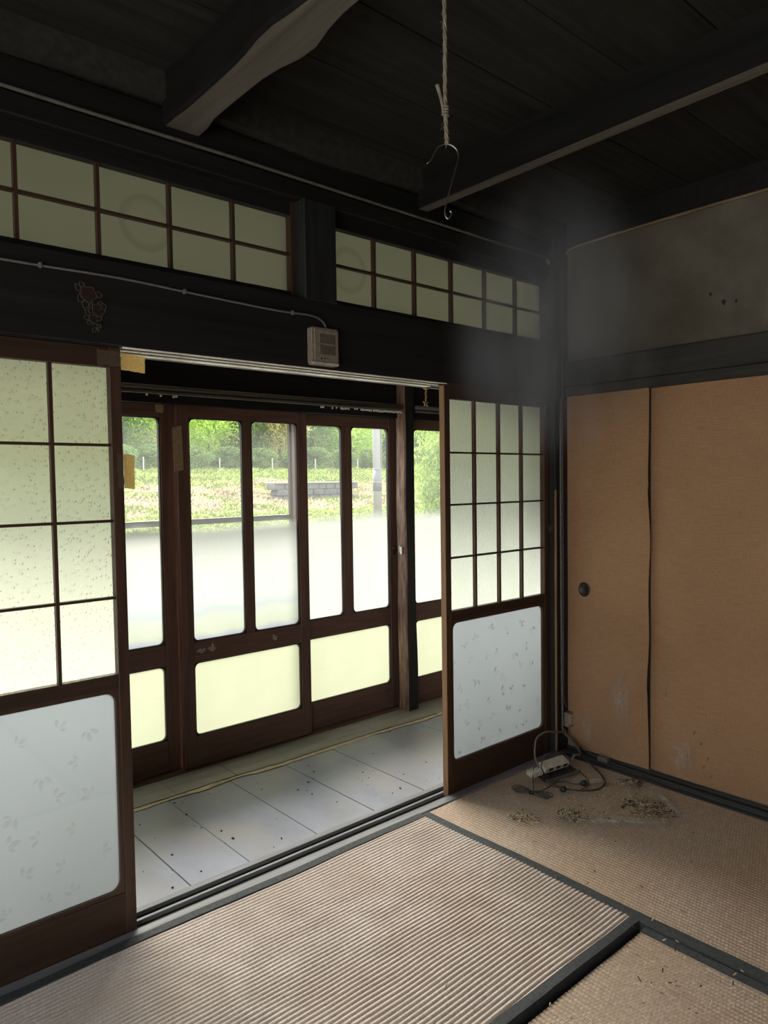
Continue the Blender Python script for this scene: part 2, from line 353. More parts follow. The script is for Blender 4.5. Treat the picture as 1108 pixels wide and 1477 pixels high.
class MB:
    def __init__(s): s.v = []; s.f = []; s.mi = []
    def box(s, x0, x1, y0, y1, z0, z1, mi=0):
        b = len(s.v)
        s.v += [(x0, y0, z0), (x1, y0, z0), (x1, y1, z0), (x0, y1, z0), (x0, y0, z1), (x1, y0, z1), (x1, y1, z1), (x0, y1, z1)]
        for q in ((0, 3, 2, 1), (4, 5, 6, 7), (0, 1, 5, 4), (1, 2, 6, 5), (2, 3, 7, 6), (3, 0, 4, 7)):
            s.f.append(tuple(b + i for i in q)); s.mi.append(mi)
        return s
    def quad(s, a, b, c, d, mi=0):
        k = len(s.v); s.v += [tuple(a), tuple(b), tuple(c), tuple(d)]; s.f.append((k, k + 1, k + 2, k + 3)); s.mi.append(mi); return s
    def tube(s, pts, r, n=8, cap=True):
        pts = [Vector(p) for p in pts]; k0 = len(s.v); up = None
        for i, p in enumerate(pts):
            t = (pts[min(i + 1, len(pts) - 1)] - pts[max(i - 1, 0)]).normalized()
            if up is None: up = t.orthogonal().normalized()
            up = (up - t * up.dot(t))
            up = up.normalized() if up.length > 1e-6 else t.orthogonal().normalized()
            w = t.cross(up); rr = r[i] if isinstance(r, (list, tuple)) else r
            for j in range(n):
                a = 2 * math.pi * j / n
                s.v.append(tuple(p + (up * math.cos(a) + w * math.sin(a)) * rr))
        for i in range(len(pts) - 1):
            for j in range(n):
                a = k0 + i * n + j; b = k0 + i * n + (j + 1) % n
                s.f.append((a, b, b + n, a + n)); s.mi.append(0)
        if cap:
            s.f.append(tuple(k0 + j for j in range(n))[::-1]); s.mi.append(0)
            e = k0 + (len(pts) - 1) * n
            s.f.append(tuple(e + j for j in range(n))); s.mi.append(0)
        return s
    def prism(s, poly, axis, a0, a1, mi=0):
        """extrude a 2-D outline along an axis (0,1,2) between a0 and a1"""
        n = len(poly); k = len(s.v)
        def P(u, w, a): return {0: (a, u, w), 1: (u, a, w), 2: (u, w, a)}[axis]
        s.v += [P(u, w, a0) for u, w in poly] + [P(u, w, a1) for u, w in poly]
        s.f.append(tuple(range(k, k + n))); s.mi.append(mi)
        s.f.append(tuple(range(k + 2 * n - 1, k + n - 1, -1))); s.mi.append(mi)
        for i in range(n):
            j = (i + 1) % n
            s.f.append((k + i, k + n + i, k + n + j, k + j)); s.mi.append(mi)
        return s
    def grid(s, nx, ny, fn, mi=0):
        k = len(s.v)
        for j in range(ny + 1):
            for i in range(nx + 1): s.v.append(tuple(fn(i / nx, j / ny)))
        for j in range(ny):
            for i in range(nx):
                a = k + j * (nx + 1) + i
                s.f.append((a, a + 1, a + nx + 2, a + nx + 1)); s.mi.append(mi)
        return s
    def bounds(s):
        xs, ys, zs = zip(*s.v); return min(xs), max(xs), min(ys), max(ys), min(zs), max(zs)
    def mesh(s, name, org, bev=0.0, fix=True):
        me = bpy.data.meshes.new(name)
        me.from_pydata([(x - org[0], y - org[1], z - org[2]) for x, y, z in s.v], [], s.f)
        if any(s.mi): me.polygons.foreach_set('material_index', s.mi)
        if fix or bev:
            bm = bmesh.new(); bm.from_mesh(me)
            bmesh.ops.recalc_face_normals(bm, faces=bm.faces)
            if bev: bmesh.ops.bevel(bm, geom=[e for e in bm.edges if e.calc_face_angle(0) > 0.6], offset=bev, segments=1, affect='EDGES', clamp_overlap=True)
            bm.to_mesh(me); bm.free()
        return me
    def build(s, name, mat, parent=None, bev=0.0, smooth=False, fix=True, org=None):
        if parent is not None: o_ = ORG[parent]
        elif org is not None: o_ = Vector(org)
        else:
            b = s.bounds(); o_ = Vector(((b[0] + b[1]) / 2, (b[2] + b[3]) / 2, b[4]))
        me = s.mesh(name, o_, bev, fix)
        for q in (mat if isinstance(mat, (list, tuple)) else [mat]): me.materials.append(q)
        if smooth: me.polygons.foreach_set('use_smooth', [True] * len(me.polygons))
        o = bpy.data.objects.new(name, me); COL.objects.link(o)
        if parent is not None: o.parent = parent
        else: o.location = o_
        ORG[o] = o_
        return o

def tag(o, label=None, cat=None, group=None, kind=None):
    if label: o['label'] = label
    if cat: o['category'] = cat
    if group: o['group'] = group
    if kind: o['kind'] = kind
    return o

def empty(name, loc, label=None, cat=None, group=None, kind=None):
    o = bpy.data.objects.new(name, None); COL.objects.link(o); o.location = loc; o.empty_display_size = 0.1
    ORG[o] = Vector(loc)
    return tag(o, label, cat, group, kind)

def box(x0, x1, y0, y1, z0, z1): return MB().box(x0, x1, y0, y1, z0, z1)

def rrect(x0, x1, z0, z1, r, n=5):
    pts = []
    for cx, cz, a0 in ((x1 - r, z1 - r, 0), (x0 + r, z1 - r, 90), (x0 + r, z0 + r, 180), (x1 - r, z0 + r, 270)):
        for i in range(n + 1):
            a = math.radians(a0 + 90 * i / n); pts.append((cx + r * math.cos(a), cz + r * math.sin(a)))
    return pts

def bead_ring(x0, x1, z0, z1, y0, y1, r=0.03, w=0.006):
    """glazing bead: square outside, rounded inside"""
    inn = rrect(x0 + w, x1 - w, z0 + w, z1 - w, r)
    cx, cz = (x0 + x1) / 2, (z0 + z1) / 2
    outp = []
    for q, (u, v) in enumerate(inn):
        c = q // 6; i = q % 6
        ox, oz = ((x1, z1), (x0, z1), (x0, z0), (x1, z0))[c]
        if c == 0: p = (x1, v + (z1 - v) * (i / 5)) if i < 3 else (u + (x1 - u) * (1 - i / 5), z1)
        elif c == 1: p = (u + (x0 - u) * (i / 5), z1) if i < 3 else (x0, v + (z1 - v) * (1 - i / 5))
        elif c == 2: p = (x0, v + (z0 - v) * (i / 5)) if i < 3 else (u + (x0 - u) * (1 - i / 5), z0)
        else: p = (u + (x1 - u) * (i / 5), z0) if i < 3 else (x1, v + (z0 - v) * (1 - i / 5))
        outp.append(p)
    b = MB(); n = len(inn)
    # force exact corners
    for c, k in ((0, 2), (0, 3), (1, 8), (1, 9), (2, 14), (2, 15), (3, 20), (3, 21)):
        outp[k] = ((x1, z1), (x0, z1), (x0, z0), (x1, z0))[c]
    b.v += [(u, y0, v) for u, v in inn] + [(u, y0, v) for u, v in outp] + [(u, y1, v) for u, v in inn] + [(u, y1, v) for u, v in outp]
    for i in range(n):
        j = (i + 1) % n
        for q in ((i, j, n + j, n + i), (2 * n + i, 3 * n + i, 3 * n + j, 2 * n + j), (i, 2 * n + i, 2 * n + j, j)):
            b.f.append(q); b.mi.append(0)
    return b

def pane_box(x0, x1, y0, y1, z0, z1):
    """glass sheet whose outer (far) face carries slot 1"""
    b = box(x0, x1, y0, y1, z0, z1); b.mi = [0, 0, 0, 0, 1, 0]; return b

def spline(pts, n=6):
    P = [Vector(p) for p in pts]; out = []
    for i in range(len(P) - 1):
        a, b, c, d = P[max(i - 1, 0)], P[i], P[i + 1], P[min(i + 2, len(P) - 1)]
        for k in range(n):
            t = k / n
            out.append(0.5 * ((2 * b) + (c - a) * t + (2 * a - 5 * b + 4 * c - d) * t * t + (3 * b - a - 3 * c + d) * t ** 3))
    out.append(P[-1]); return out

# ================================================================ STRUCTURE
# ---- floor below the mats, sill, veranda
fl = box(-4.6, 0.25, -4.2, -0.06, -0.12, -0.055).build('floor', M['straw_core'])
tag(fl, 'bare board floor under the straw mats', 'floor', kind='structure')

sill = empty('trim_1', (-1.5, 0.02, -0.06), 'grooved pale wooden sliding-door sill between mats and veranda', 'door sill', kind='structure')
box(-4.6, 0.0, -0.046, 0.106, -0.06, -0.014).build('groove_bed', M['groove'], sill)
for y0, y1 in ((-0.044, -0.003), (0.033, 0.045), (0.078, 0.106)):
    box(-4.6, -0.0, y0, y1, -0.016, 0.0).build('sill_strip', M['sill'], sill, bev=0.001)

ver = empty('floor_veranda', (-1.0, 0.55, -0.06), 'veranda floor of wide grey-blue sheeted boards', 'floor', kind='structure')
seams = [-4.6, -4.36, -4.07, -3.78, -3.49, -3.2, -2.91, -2.62, -2.33, -1.985, -1.757, -1.457, -1.167, -0.88, -0.585, -0.29, 0.0, 0.29, 0.58, 0.87, 1.16, 1.45, 1.74, 2.03, 2.32, 2.5]
for i in range(len(seams) - 1):
    dz = random.uniform(-0.0015, 0.0015)
    box(seams[i] + 0.0015, seams[i + 1] - 0.0015, 0.107, 0.805, -0.03, -0.004 + dz).build('plank', M['sheet'], ver, bev=0.0012)
s2 = [x + 0.06 for x in seams[:-1]] + [2.5]; s2[0] = -4.6
for i in range(len(s2) - 1):
    box(s2[i] + 0.0012, s2[i + 1] - 0.0012, 0.800, 1.02, -0.03, -0.0065 + random.uniform(-0.001, 0.001)).build('edge_plank', M['bare_floor'], ver, bev=0.001)
tb = MB(); n = 150
def torn_y(x): return 0.802 + 0.016 * noise.noise((x * 2.3, 0, 0)) + 0.007 * noise.noise((x * 14, 1, 0)) + 0.004 * noise.noise((x * 45, 2, 0))
for i in range(n):
    xa, xb = -2.4 + 2.75 * i / n, -2.4 + 2.75 * (i + 1) / n
    wa, wb = 0.022 + 0.016 * noise.noise((xa * 6, 5, 0)), 0.022 + 0.016 * noise.noise((xb * 6, 5, 0))
    za = zb = -0.002
    tb.quad((xa, torn_y(xa) - wa, za), (xb, torn_y(xb) - wb, zb), (xb, torn_y(xb), zb + 0.002), (xa, torn_y(xa), za + 0.002))
    tb.quad((xa, torn_y(xa), za + 0.002), (xb, torn_y(xb), zb + 0.002), (xb, torn_y(xb) + 0.012, -0.006), (xa, torn_y(xa) + 0.012, -0.006), 1)
tb.build('torn_sheet_edge', [M['torn'], M['bare_floor']], ver)['label'] = 'ragged tan torn edge of the floor sheet'
ck = MB()
pt = [(x, torn_y(x) + 0.003, 0.0012) for x in [-2.4 + 2.3 * i / 120 for i in range(121)]]
ck.tube(pt, [0.0016 + 0.0022 * max(0, noise.noise((p[0] * 7, 9, 0))) for p in pt], 5).build('crack', M['groove'], ver)

box(-4.6, 2.5, 1.02, 1.16, -0.06, -0.002).build('trim_2', M['door_wood_x'])
tag(bpy.data.objects['trim_2'], 'dark wooden threshold under the outer glass doors', 'threshold', kind='structure')

# ---- window wall: lintel, beams, posts
wf = box(-4.6, 0.0, -0.020, 0.105, 1.762, 2.005).build('wall_front', M['soot'], bev=0.004)
tag(wf, 'black sooty lintel board and frame over the sliding doors', 'wall', kind='structure')
for y0, y1 in ((-0.0205, -0.010), (0.028, 0.040), (0.074, 0.105)):  # kept to the door opening, where the painted light would fall
    box(-2.216, -0.846, y0, y1, 1.7575, 1.7615).build('track_ridge', M['track_lit'], wf, bev=0.001)['label'] = 'upper door track ridge, painted pale as if lit from outside'
box(-4.6, -0.1, -0.003, 0.078, 1.7605, 1.764).build('track_groove', M['groove'], wf)
box(-4.6, 0.0, -0.012, 0.105, 2.345, 2.405).build('upper_rail', M['soot'], wf, bev=0.004)
box(-4.6, 0.0, 0.0, 0.105, 2.405, 2.5).build('infill_board', M['soot'], wf)
gb = MB(); ng = 40
prof = lambda x: 2.512 + 0.02 * noise.noise((x * 1.7, 3.1, 0)) + 0.01 * noise.noise((x * 5, 1.1, 0))
for i in range(ng):
    xa, xb = -4.6 + 4.6 * i / ng, -4.6 + 4.6 * (i + 1) / ng
    gb.quad((xa, -0.03, prof(xa)), (xb, -0.03, prof(xb)), (xb, -0.03, 2.62), (xa, -0.03, 2.62))
    gb.quad((xa, -0.03, prof(xa)), (xb, -0.03, prof(xb)), (xb, 0.11, prof(xb)), (xa, 0.11, prof(xa)))
gb.quad((-4.6, 0.11, 2.45), (0.1, 0.11, 2.45), (0.1, 0.11, 2.75), (-4.6, 0.11, 2.75))
gb.build('girder', M['soot_y'], wf)
MB().tube([(-4.6 + i * 0.46, -0.022 + 0.003 * (i % 2), 2.409 + 0.002 * math.sin(i * 1.3)) for i in range(11)], 0.0055, 8).build('bamboo_strip', M['batten'], wf, smooth=True)
box(-1.565, -1.425, -0.028, 0.10, 2.0, 2.35).build('short_post', M['soot_z'], wf, bev=0.003)
box(-3.1, -2.965, -0.028, 0.10, -0.06, 2.35).build('post', M['soot_z'], wf, bev=0.003)
box(-4.6, -3.1, 0.0, 0.09, -0.06, 2.35).build('side_panel', M['soot_z'], wf)
box(-0.103, 0.035, -0.030, 0.11, -0.06, 2.62).build('corner_post', M['soot_z'], wf, bev=0.003)
box(-0.108, -0.099, -0.036, -0.028, 0.0, 1.30).build('worn_strip', M['edge_wood'], wf)['label'] = 'thin peeled brown strip on the corner post'

# ---- right wall: fusuma line, nageshi, plaster
wr = box(0.004, 0.10, -4.2, -0.03, 1.915, 2.484).build('wall_right', M['plaster'])
tag(wr, 'smoke-stained tan plaster wall above the brown sliding panels', 'wall', kind='structure')
box(-0.006, 0.10, -4.2, -0.03, 2.484, 2.62).build('ceiling_rail', M['soot'], wr)
box(-0.030, 0.10, -4.2, -0.031, 1.803, 1.922).build('upper_lintel', M['soot_y'], wr, bev=0.003)
box(-0.022, 0.10, -4.2, -0.031, 1.757, 1.802).build('door_head', M['soot_y'], wr, bev=0.002)
MB().tube([(-0.010, -0.032, 2.45), (-0.012, -0.05, 2.468), (-0.012, -0.10, 2.476)] + [(-0.012, -0.3 - 0.4 * i, 2.478 + 0.002 * math.sin(i * 2.1)) for i in range(10)], 0.006, 8).build('bamboo_strip', M['bamboo'], wr, smooth=True)
for i in range(8):
    MB().tube([(-0.012, -0.13 - 0.44 * i, 2.4765), (-0.012, -0.136 - 0.44 * i, 2.4765)], 0.0075, 8).build('bamboo_node', M['bamboo'], wr)
for yy, zz, rr in ((-0.735, 2.118, 0.006), (-0.79, 2.075, 0.008), (-0.84, 2.07, 0.005)):
    MB().prism([(yy + rr * (1 + .3 * math.sin(3 * a)) * math.cos(a), zz + 1.5 * rr * math.sin(a)) for a in [k * math.pi / 5 for k in range(10)]], 0, 0.0025, 0.006).build('stain', M['groove'], wr)
bb = empty('baseboard_right', (-0.02, -2, -0.05), 'dark wooden track under the brown sliding panels', 'track', kind='structure')
box(-0.062, 0.06, -4.2, -0.031, -0.06, 0.004).build('track_board', M['heri'], bb, bev=0.002)
box(-0.018, -0.006, -4.2, -0.031, 0.004, 0.016).build('track_ridge', M['soot_y'], bb, bev=0.002)

# ---- fusuma panels (front one curls at its edge)
f1 = empty('door_1', (0.01, -0.25, 0.012), 'brown cloth sliding panel with a round black pull', 'sliding door', kind='structure')
def fus_a(u, v):
    y = -0.031 - 0.437 * u; z = 0.016 + 1.741 * v
    e = max(0, (u - 0.75) / 0.25)
    curl = 0.022 * e ** 2 * (0.55 + 0.45 * math.sin(v * 9.0)) * (0.4 + 0.6 * math.sin(math.pi * v))
    y += -0.004 * e * math.sin(v * 23) * (1 if 0.2 < v < 0.75 else 0.3)
    return (-0.004 - curl + 0.0025 * noise.noise((y * 3, z * 2, 0)), y, z)
fa = MB().grid(24, 60, fus_a)
k0 = len(fa.v)
fa.grid(1, 60, lambda u, v: (fus_a(1, v)[0] + 0.006 * u, fus_a(1, v)[1] + 0.001 * u, fus_a(1, v)[2]))
fa.build('cloth_face', M['fusuma'], f1, smooth=True)
box(0.006, 0.020, -0.46, -0.031, 0.012, 1.765).build('panel_core', M['soot_y'], f1)
hk = [(-0.005, 0), (-0.008, 0.034), (-0.011, 0.033), (-0.0105, 0.026), (-0.0075, 0.023), (-0.0068, 0.0)]
hb = MB(); nn = 24
for x, r in hk:
    for j in range(nn):
        a = 2 * math.pi * j / nn; hb.v.append((x, -0.128 + r * 0.92 * math.cos(a), 0.812 + r * 1.05 * math.sin(a)))
for i in range(1, len(hk) - 1):
    for j in range(nn):
        a = i * nn + j; b2 = i * nn + (j + 1) % nn; hb.f.append((a, b2, b2 + nn, a + nn)); hb.mi.append(0)
hb.build('round_pull', M['black_plastic'], f1, smooth=True)['label'] = 'round black recessed pull'
f2 = empty('door_2', (0.02, -0.95, 0.012), 'wide brown cloth sliding panel behind the curled edge', 'sliding door', kind='structure')
def fus_b(u, v):
    y = -0.440 - 0.95 * u; z = 0.012 + 1.75 * v
    return (0.022 - 0.014 * math.sin(math.pi * min(1, u * 2.2)) * 0.6 - 0.012 * u + 0.003 * noise.noise((y * 4, z * 2.5, 4)), y, z)
MB().grid(30, 40, fus_b).build('cloth_face', M['fusuma'], f2, smooth=True)
box(0.03, 0.045, -1.39, -0.44, 0.012, 1.765).build('panel_core', M['soot_y'], f2)
f3 = box(0.0, 0.03, -4.2, -1.37, 0.012, 1.765).build('door_3', M['fusuma'])
tag(f3, 'brown cloth sliding panel out of the frame', 'sliding door', kind='structure')
# rubbed chalky patches, slightly proud of the cloth
def patch(par, yc, zc, wy, hz, x):
    MB().grid(6, 8, lambda u, v: (x + 0.0, yc + (u - .5) * wy, zc + (v - .5) * hz)).build('rubbed_patch', M['chalk'], par, fix=False)['label'] = 'pale chalky rubbed stain'
patch(f1, -0.325, 0.30, 0.13, 0.34, -0.0085); patch(f1, -0.15, 0.12, 0.085, 0.20, -0.0085)
patch(f2, -0.625, 0.125, 0.13, 0.20, -0.0005)
for yy, zz in ((-0.541, 0.38), (-0.671, 0.238), (-0.70, 0.20), (-0.715, 0.10), (-0.745, 0.067), (-0.73, 0.14)):
    MB().tube([(0.004, yy, zz - 0.008), (-0.002, yy - 0.003, zz), (0.004, yy - 0.007, zz + 0.006)], 0.0025, 5).build('blister', M['fusuma'], f2, smooth=True)

# ---- rest of the room (mostly outside the frame)
tag(box(-4.72, -4.6, -4.2, -3.5, -0.1, 2.62).build('wall_left', M['wall_dim']), 'dim side wall of the straw mat room', 'wall', kind='structure')
wl = bpy.data.objects['wall_left']
tag(box(-4.72, 0.1, -4.32, -4.2, -0.1, 2.62).build('wall_back', M['wall_dim']), 'dim back wall of the straw mat room', 'wall', kind='structure')
box(-4.72, -4.6, -3.5, -0.6, 2.0, 2.62).build('header', M['wall_dim'], wl)  # side opening below, out of view, put in for fill light
box(-4.72, -4.6, -3.5, -0.6, -0.1, 0.02).build('dado', M['wall_dim'], wl)
box(-4.72, -4.6, -0.6, 0.1, -0.1, 2.62).build('pier', M['wall_dim'], wl)

# ---- ceiling of wide boards with one heavy beam and battens
ce = empty('ceiling', (-2, -2, 2.6), 'blackened board ceiling with a heavy beam and battens, their undersides painted lit', 'ceiling', kind='structure')
box(-4.72, 0.2, -4.32, 0.12, 2.63, 2.75).build('roof_slab', M['soot'], ce)
yb = 0.0
ys = [0.10, -0.10, -0.375, -0.65, -0.93, -1.20, -1.48, -1.75, -2.03, -2.3, -2.6, -2.9, -3.2, -3.5, -3.85, -4.2]
for i in range(len(ys) - 1):
    box(-4.6, 0.004, ys[i + 1] + 0.002, ys[i] - 0.002, 2.595 + random.uniform(0, 0.004), 2.632).build('board', M['board'], ce, bev=0.0015)
bm_ = MB()
def beam_pt(u, v):
    y = 0.0 - 4.2 * u
    ang = v * 2 * math.pi
    kn = 0.016 * math.exp(-((y + 0.60) / 0.10) ** 2) + 0.010 * math.exp(-((y + 0.03) / 0.06) ** 2)
    cxx = -2.005 + 0.012 * math.sin(y * 2.4)
    hw = 0.053 + kn
    prof_ = [(-hw, 2.60), (-hw, 2.462), (-hw + 0.010, 2.452), (hw - 0.010 + kn, 2.452), (hw + kn, 2.464), (hw, 2.60)]
    x, z = prof_[min(5, int(round(v * 5)))]
    return (cxx + x, y, z + 0.006 * math.sin(y * 3.1))
bm_.grid(60, 5, beam_pt)
bm_.mi = [(1 if k // 60 == 2 else 0) for k in range(len(bm_.mi))]  # underside coloured as lit, sides coloured as shaded
bm_.build('beam', [M['soot_beam_shade'], M['batten']], ce)
for bx0 in (-0.982, -3.02):
    bt = box(bx0, bx0 + .052, -4.2, -0.0, 2.452, 2.60); bt.mi[0] = 1  # bottom face painted lit, the other faces painted shaded
    bt.build('batten', [M['soot_beam_shade'], M['batten']], ce)

# ---- veranda shell
ve = empty('wall_outer', (-1, 1.1, 0), 'dark beam and upper frame over the outer glass doors', 'wall', kind='structure')
box(-4.6, 2.5, 1.02, 1.13, 1.722, 1.93).build('outer_lintel', M['soot'], ve, bev=0.003)
box(-4.6, 2.5, 1.02, 1.13, 2.38, 2.6).build('outer_beam', M['soot'], ve)
box(-4.72, 2.62, 0.11, 1.20, 2.6, 2.7).build('veranda_ceiling', M['board'], ve)
box(2.5, 2.62, -0.05, 1.2, -0.1, 2.7).build('veranda_end', M['wall_dim'], ve)
box(-4.72, -4.6, 0.1, 1.2, -0.1, 2.7).build('veranda_end', M['wall_dim'], ve)
box(0.04, 2.55, -0.05, 0.09, -0.1, 2.7).build('veranda_inner_wall', M['plaster'], ve)

# natural post standing in the veranda
po = MB(); npz = 34
for i in range(npz + 1):
    z = -0.006 + 1.93 * i / npz
    bul = -0.018 * math.exp(-((z - 1.08) / 0.14) ** 2) + 0.012 * max(0, 0.9 - z) + 0.004 * math.sin(z * 7)
    x0 = -0.187 + 0.003 * math.sin(z * 9); x1 = -0.102 + bul
    po.v += [(x0 + 0.006, 0.953, z), (x1 - 0.012, 0.953, z), (x1, 0.966, z), (x1, 1.033, z), (x0 + 0.004, 1.033, z), (x0, 0.962, z)]
for i in range(npz):
    for j in range(6):
        a = i * 6 + j; b2 = i * 6 + (j + 1) % 6; po.f.append((a, b2, b2 + 6, a + 6)); po.mi.append(1 if j in (4, 5) else 0)
M['post_side_lit'] = grain('flecked_lit_post_side', (0.10, 0.05, 0.035), (0.34, 0.22, 0.17), (60, 60, 9), 0.6, 0.4, 0.3)  # flecked side, made paler to stand for light from the left
pst = po.build('veranda_post', [M['soot_z'], M['post_side_lit']]); tag(pst, 'crooked natural wooden post before the outer glass doors', 'post', kind='structure')  # front takes the dark wood to paint it backlit

# ================================================================ SLIDING DOORS
def outer_door(name, x0, x1, yf, gl, gm, gr, label, ztop=1.665, zc=(0.147, 0.503, 0.602)):
    """gl..gr glass span, gm=(a,b) the muntin in the upper half"""
    up = 'frost_dirty' if name in ('door_4', 'door_6') else 'frost_up'
    t = empty(name, ((x0 + x1) / 2, yf + 0.015, 0.0), label, 'glass door', kind='structure')
    yb_ = yf + 0.03
    box(x0, gl, yf, yb_, 0.0, 1.722).build('stile', M['door_wood_z'], t, bev=0.002)
    box(gr, x1, yf, yb_, 0.0, 1.722).build('stile', M['door_wood_z'], t, bev=0.002)
    box(gl, gr, yf + .001, yb_, 0.0, zc[0]).build('bottom_rail', M['door_wood_x'], t, bev=0.002)
    box(gl, gr, yf + .001, yb_, zc[1], zc[2]).build('middle_rail', M['door_wood_x'], t, bev=0.002)
    box(gl, gr, yf + .001, yb_, ztop, 1.722).build('top_rail', M['door_wood_x'], t, bev=0.002)
    box(gm[0], gm[1], yf + .001, yb_, zc[2], ztop).build('muntin', M['door_wood_z'], t, bev=0.002)
    for a, b_, z0, z1, mt in ((gl, gm[0], zc[2], ztop, up), (gm[1], gr, zc[2], ztop, up), (gl, gr, zc[0], zc[1], 'frost_low')):
        bead_ring(a, b_, z0, z1, yf + .004, yf + .024, 0.026, 0.005).build('glazing_bead', M['dark_bead'], t)
        pane_box(a + .001, b_ - .001, yf + .015, yf + .018, z0 + .001, z1 - .001).build('pane', [M['clear'], M[mt]], t, fix=True, org=(0, 0, 0))
    return t
FRONT, REAR = 1.032, 1.070
od = []
od.append(outer_door('door_4', -1.557, -0.822, FRONT, -1.497, (-1.209, -1.161), -0.882, 'brown outer glass door, its middle rail marked with chalky scuffs'))
od.append(outer_door('door_5', -0.875, -0.085, REAR, -0.815, (-0.556, -0.492), -0.207, 'brown outer glass door with the utility pole behind its upper pane'))
od.append(outer_door('door_6', -2.292, -1.545, REAR, -2.232, (-1.945, -1.897), -1.622, 'brown outer glass door showing between shoji door and kraft tapes'))
od.append(outer_door('door_7', -0.100, 0.662, FRONT, -0.040, (0.262, 0.326), 0.602, 'brown outer glass door with the bright shrub behind it'))
for k, (a, b_) in enumerate(((0.61, 1.36), (1.30, 2.06), (-3.03, -2.24), (-3.78, -2.98), (-4.56, -3.72))):
    od.append(outer_door('door_%d' % (8 + k), a, b_, (REAR, FRONT)[k % 2], a + .06, ((a + b_) / 2 - .025, (a + b_) / 2 + .025), b_ - .06, 'brown outer glass door seen blurred through the shoji glass'))
box(2.04, 2.5, 1.03, 1.1, 0.0, 1.722).build('jamb', M['door_wood_z'], ve)
# chalky scuffs and putty on the middle rail
for (xx, zz, w_, h_) in ((-1.465, 0.556, 0.022, 0.012), (-1.445, 0.559, 0.010, 0.008), (-1.405, 0.555, 0.026, 0.014), (-1.40, 0.568, 0.008, 0.018), (-1.05, 0.558, 0.016, 0.016), (-1.043, 0.550, 0.008, 0.010)):
    MB().prism([(xx + w_ * (0.8 + .35 * math.sin(a * 3 + xx * 40)) * math.cos(a), zz + h_ * (0.8 + .3 * math.cos(a * 2 + zz * 60)) * math.sin(a)) for a in [q * math.pi / 6 for q in range(12)]], 1, FRONT - .0005, FRONT + .002).build('scuff', M['paper'], od[0])
# door lock on the post-side stile
M['bright_steel'] = plain('bright_steel', (0.75, 0.74, 0.70), 0.35, 0.6)
box(-0.197, -0.184, 0.982, 0.996, 0.925, 0.968).box(-0.199, -0.184, 0.997, 1.003, 0.935, 0.975).build('latch', M['bright_steel'], pst, bev=0.001)['label'] = 'small bright metal latch'
lk = box(-0.192, -0.172, FRONT + 0.034, FRONT + 0.044, 0.915, 0.968)
lk.tube([(-0.182, FRONT + .036, 0.955), (-0.182, FRONT + .018, 0.955)], 0.006, 8).build('latch', M['steel'], od[1])['label'] = 'small bright metal latch'

# upper outer transoms, unseen, added so the inner transoms glow
for k, (a, b_) in enumerate(((-4.55, -2.9), (-2.85, -1.2), (-1.15, 0.5), (0.55, 2.45))):
    t = empty('window_%d' % (k + 3), ((a + b_) / 2, 1.08, 1.93), 'unseen frosted transom added over the outer glass doors to light the inner ones', 'window', kind='structure')
    box(a, a + .05, 1.05, 1.1, 1.93, 2.38).build('stile', M['door_wood_z'], t); box(b_ - .05, b_, 1.05, 1.1, 1.93, 2.38).build('stile', M['door_wood_z'], t)
    pane_box(a + .05, b_ - .05, 1.07, 1.073, 1.93, 2.38).build('pane', [M['clear'], M['frost_low']], t)

# insect screen door outside
sc_ = empty('screen_door', (-1.4, 1.14, 0.0), 'grey-framed insect screen door outside the outer glass', 'screen door', kind='structure')
M['screen_frame'] = plain('dark_screen_frame', (0.022, 0.022, 0.023), 0.4)
box(-0.868, -0.830, 1.130, 1.150, 0.0, 1.72).build('stile', M['screen_frame'], sc_); box(-2.30, -2.26, 1.130, 1.150, 0.0, 1.72).build('stile', M['screen_frame'], sc_)
for z0, z1 in ((1.155, 1.183), (0.0, 0.05), (1.68, 1.72)): box(-2.26, -0.868, 1.130, 1.150, z0, z1).build('rail', M['screen_frame'], sc_)

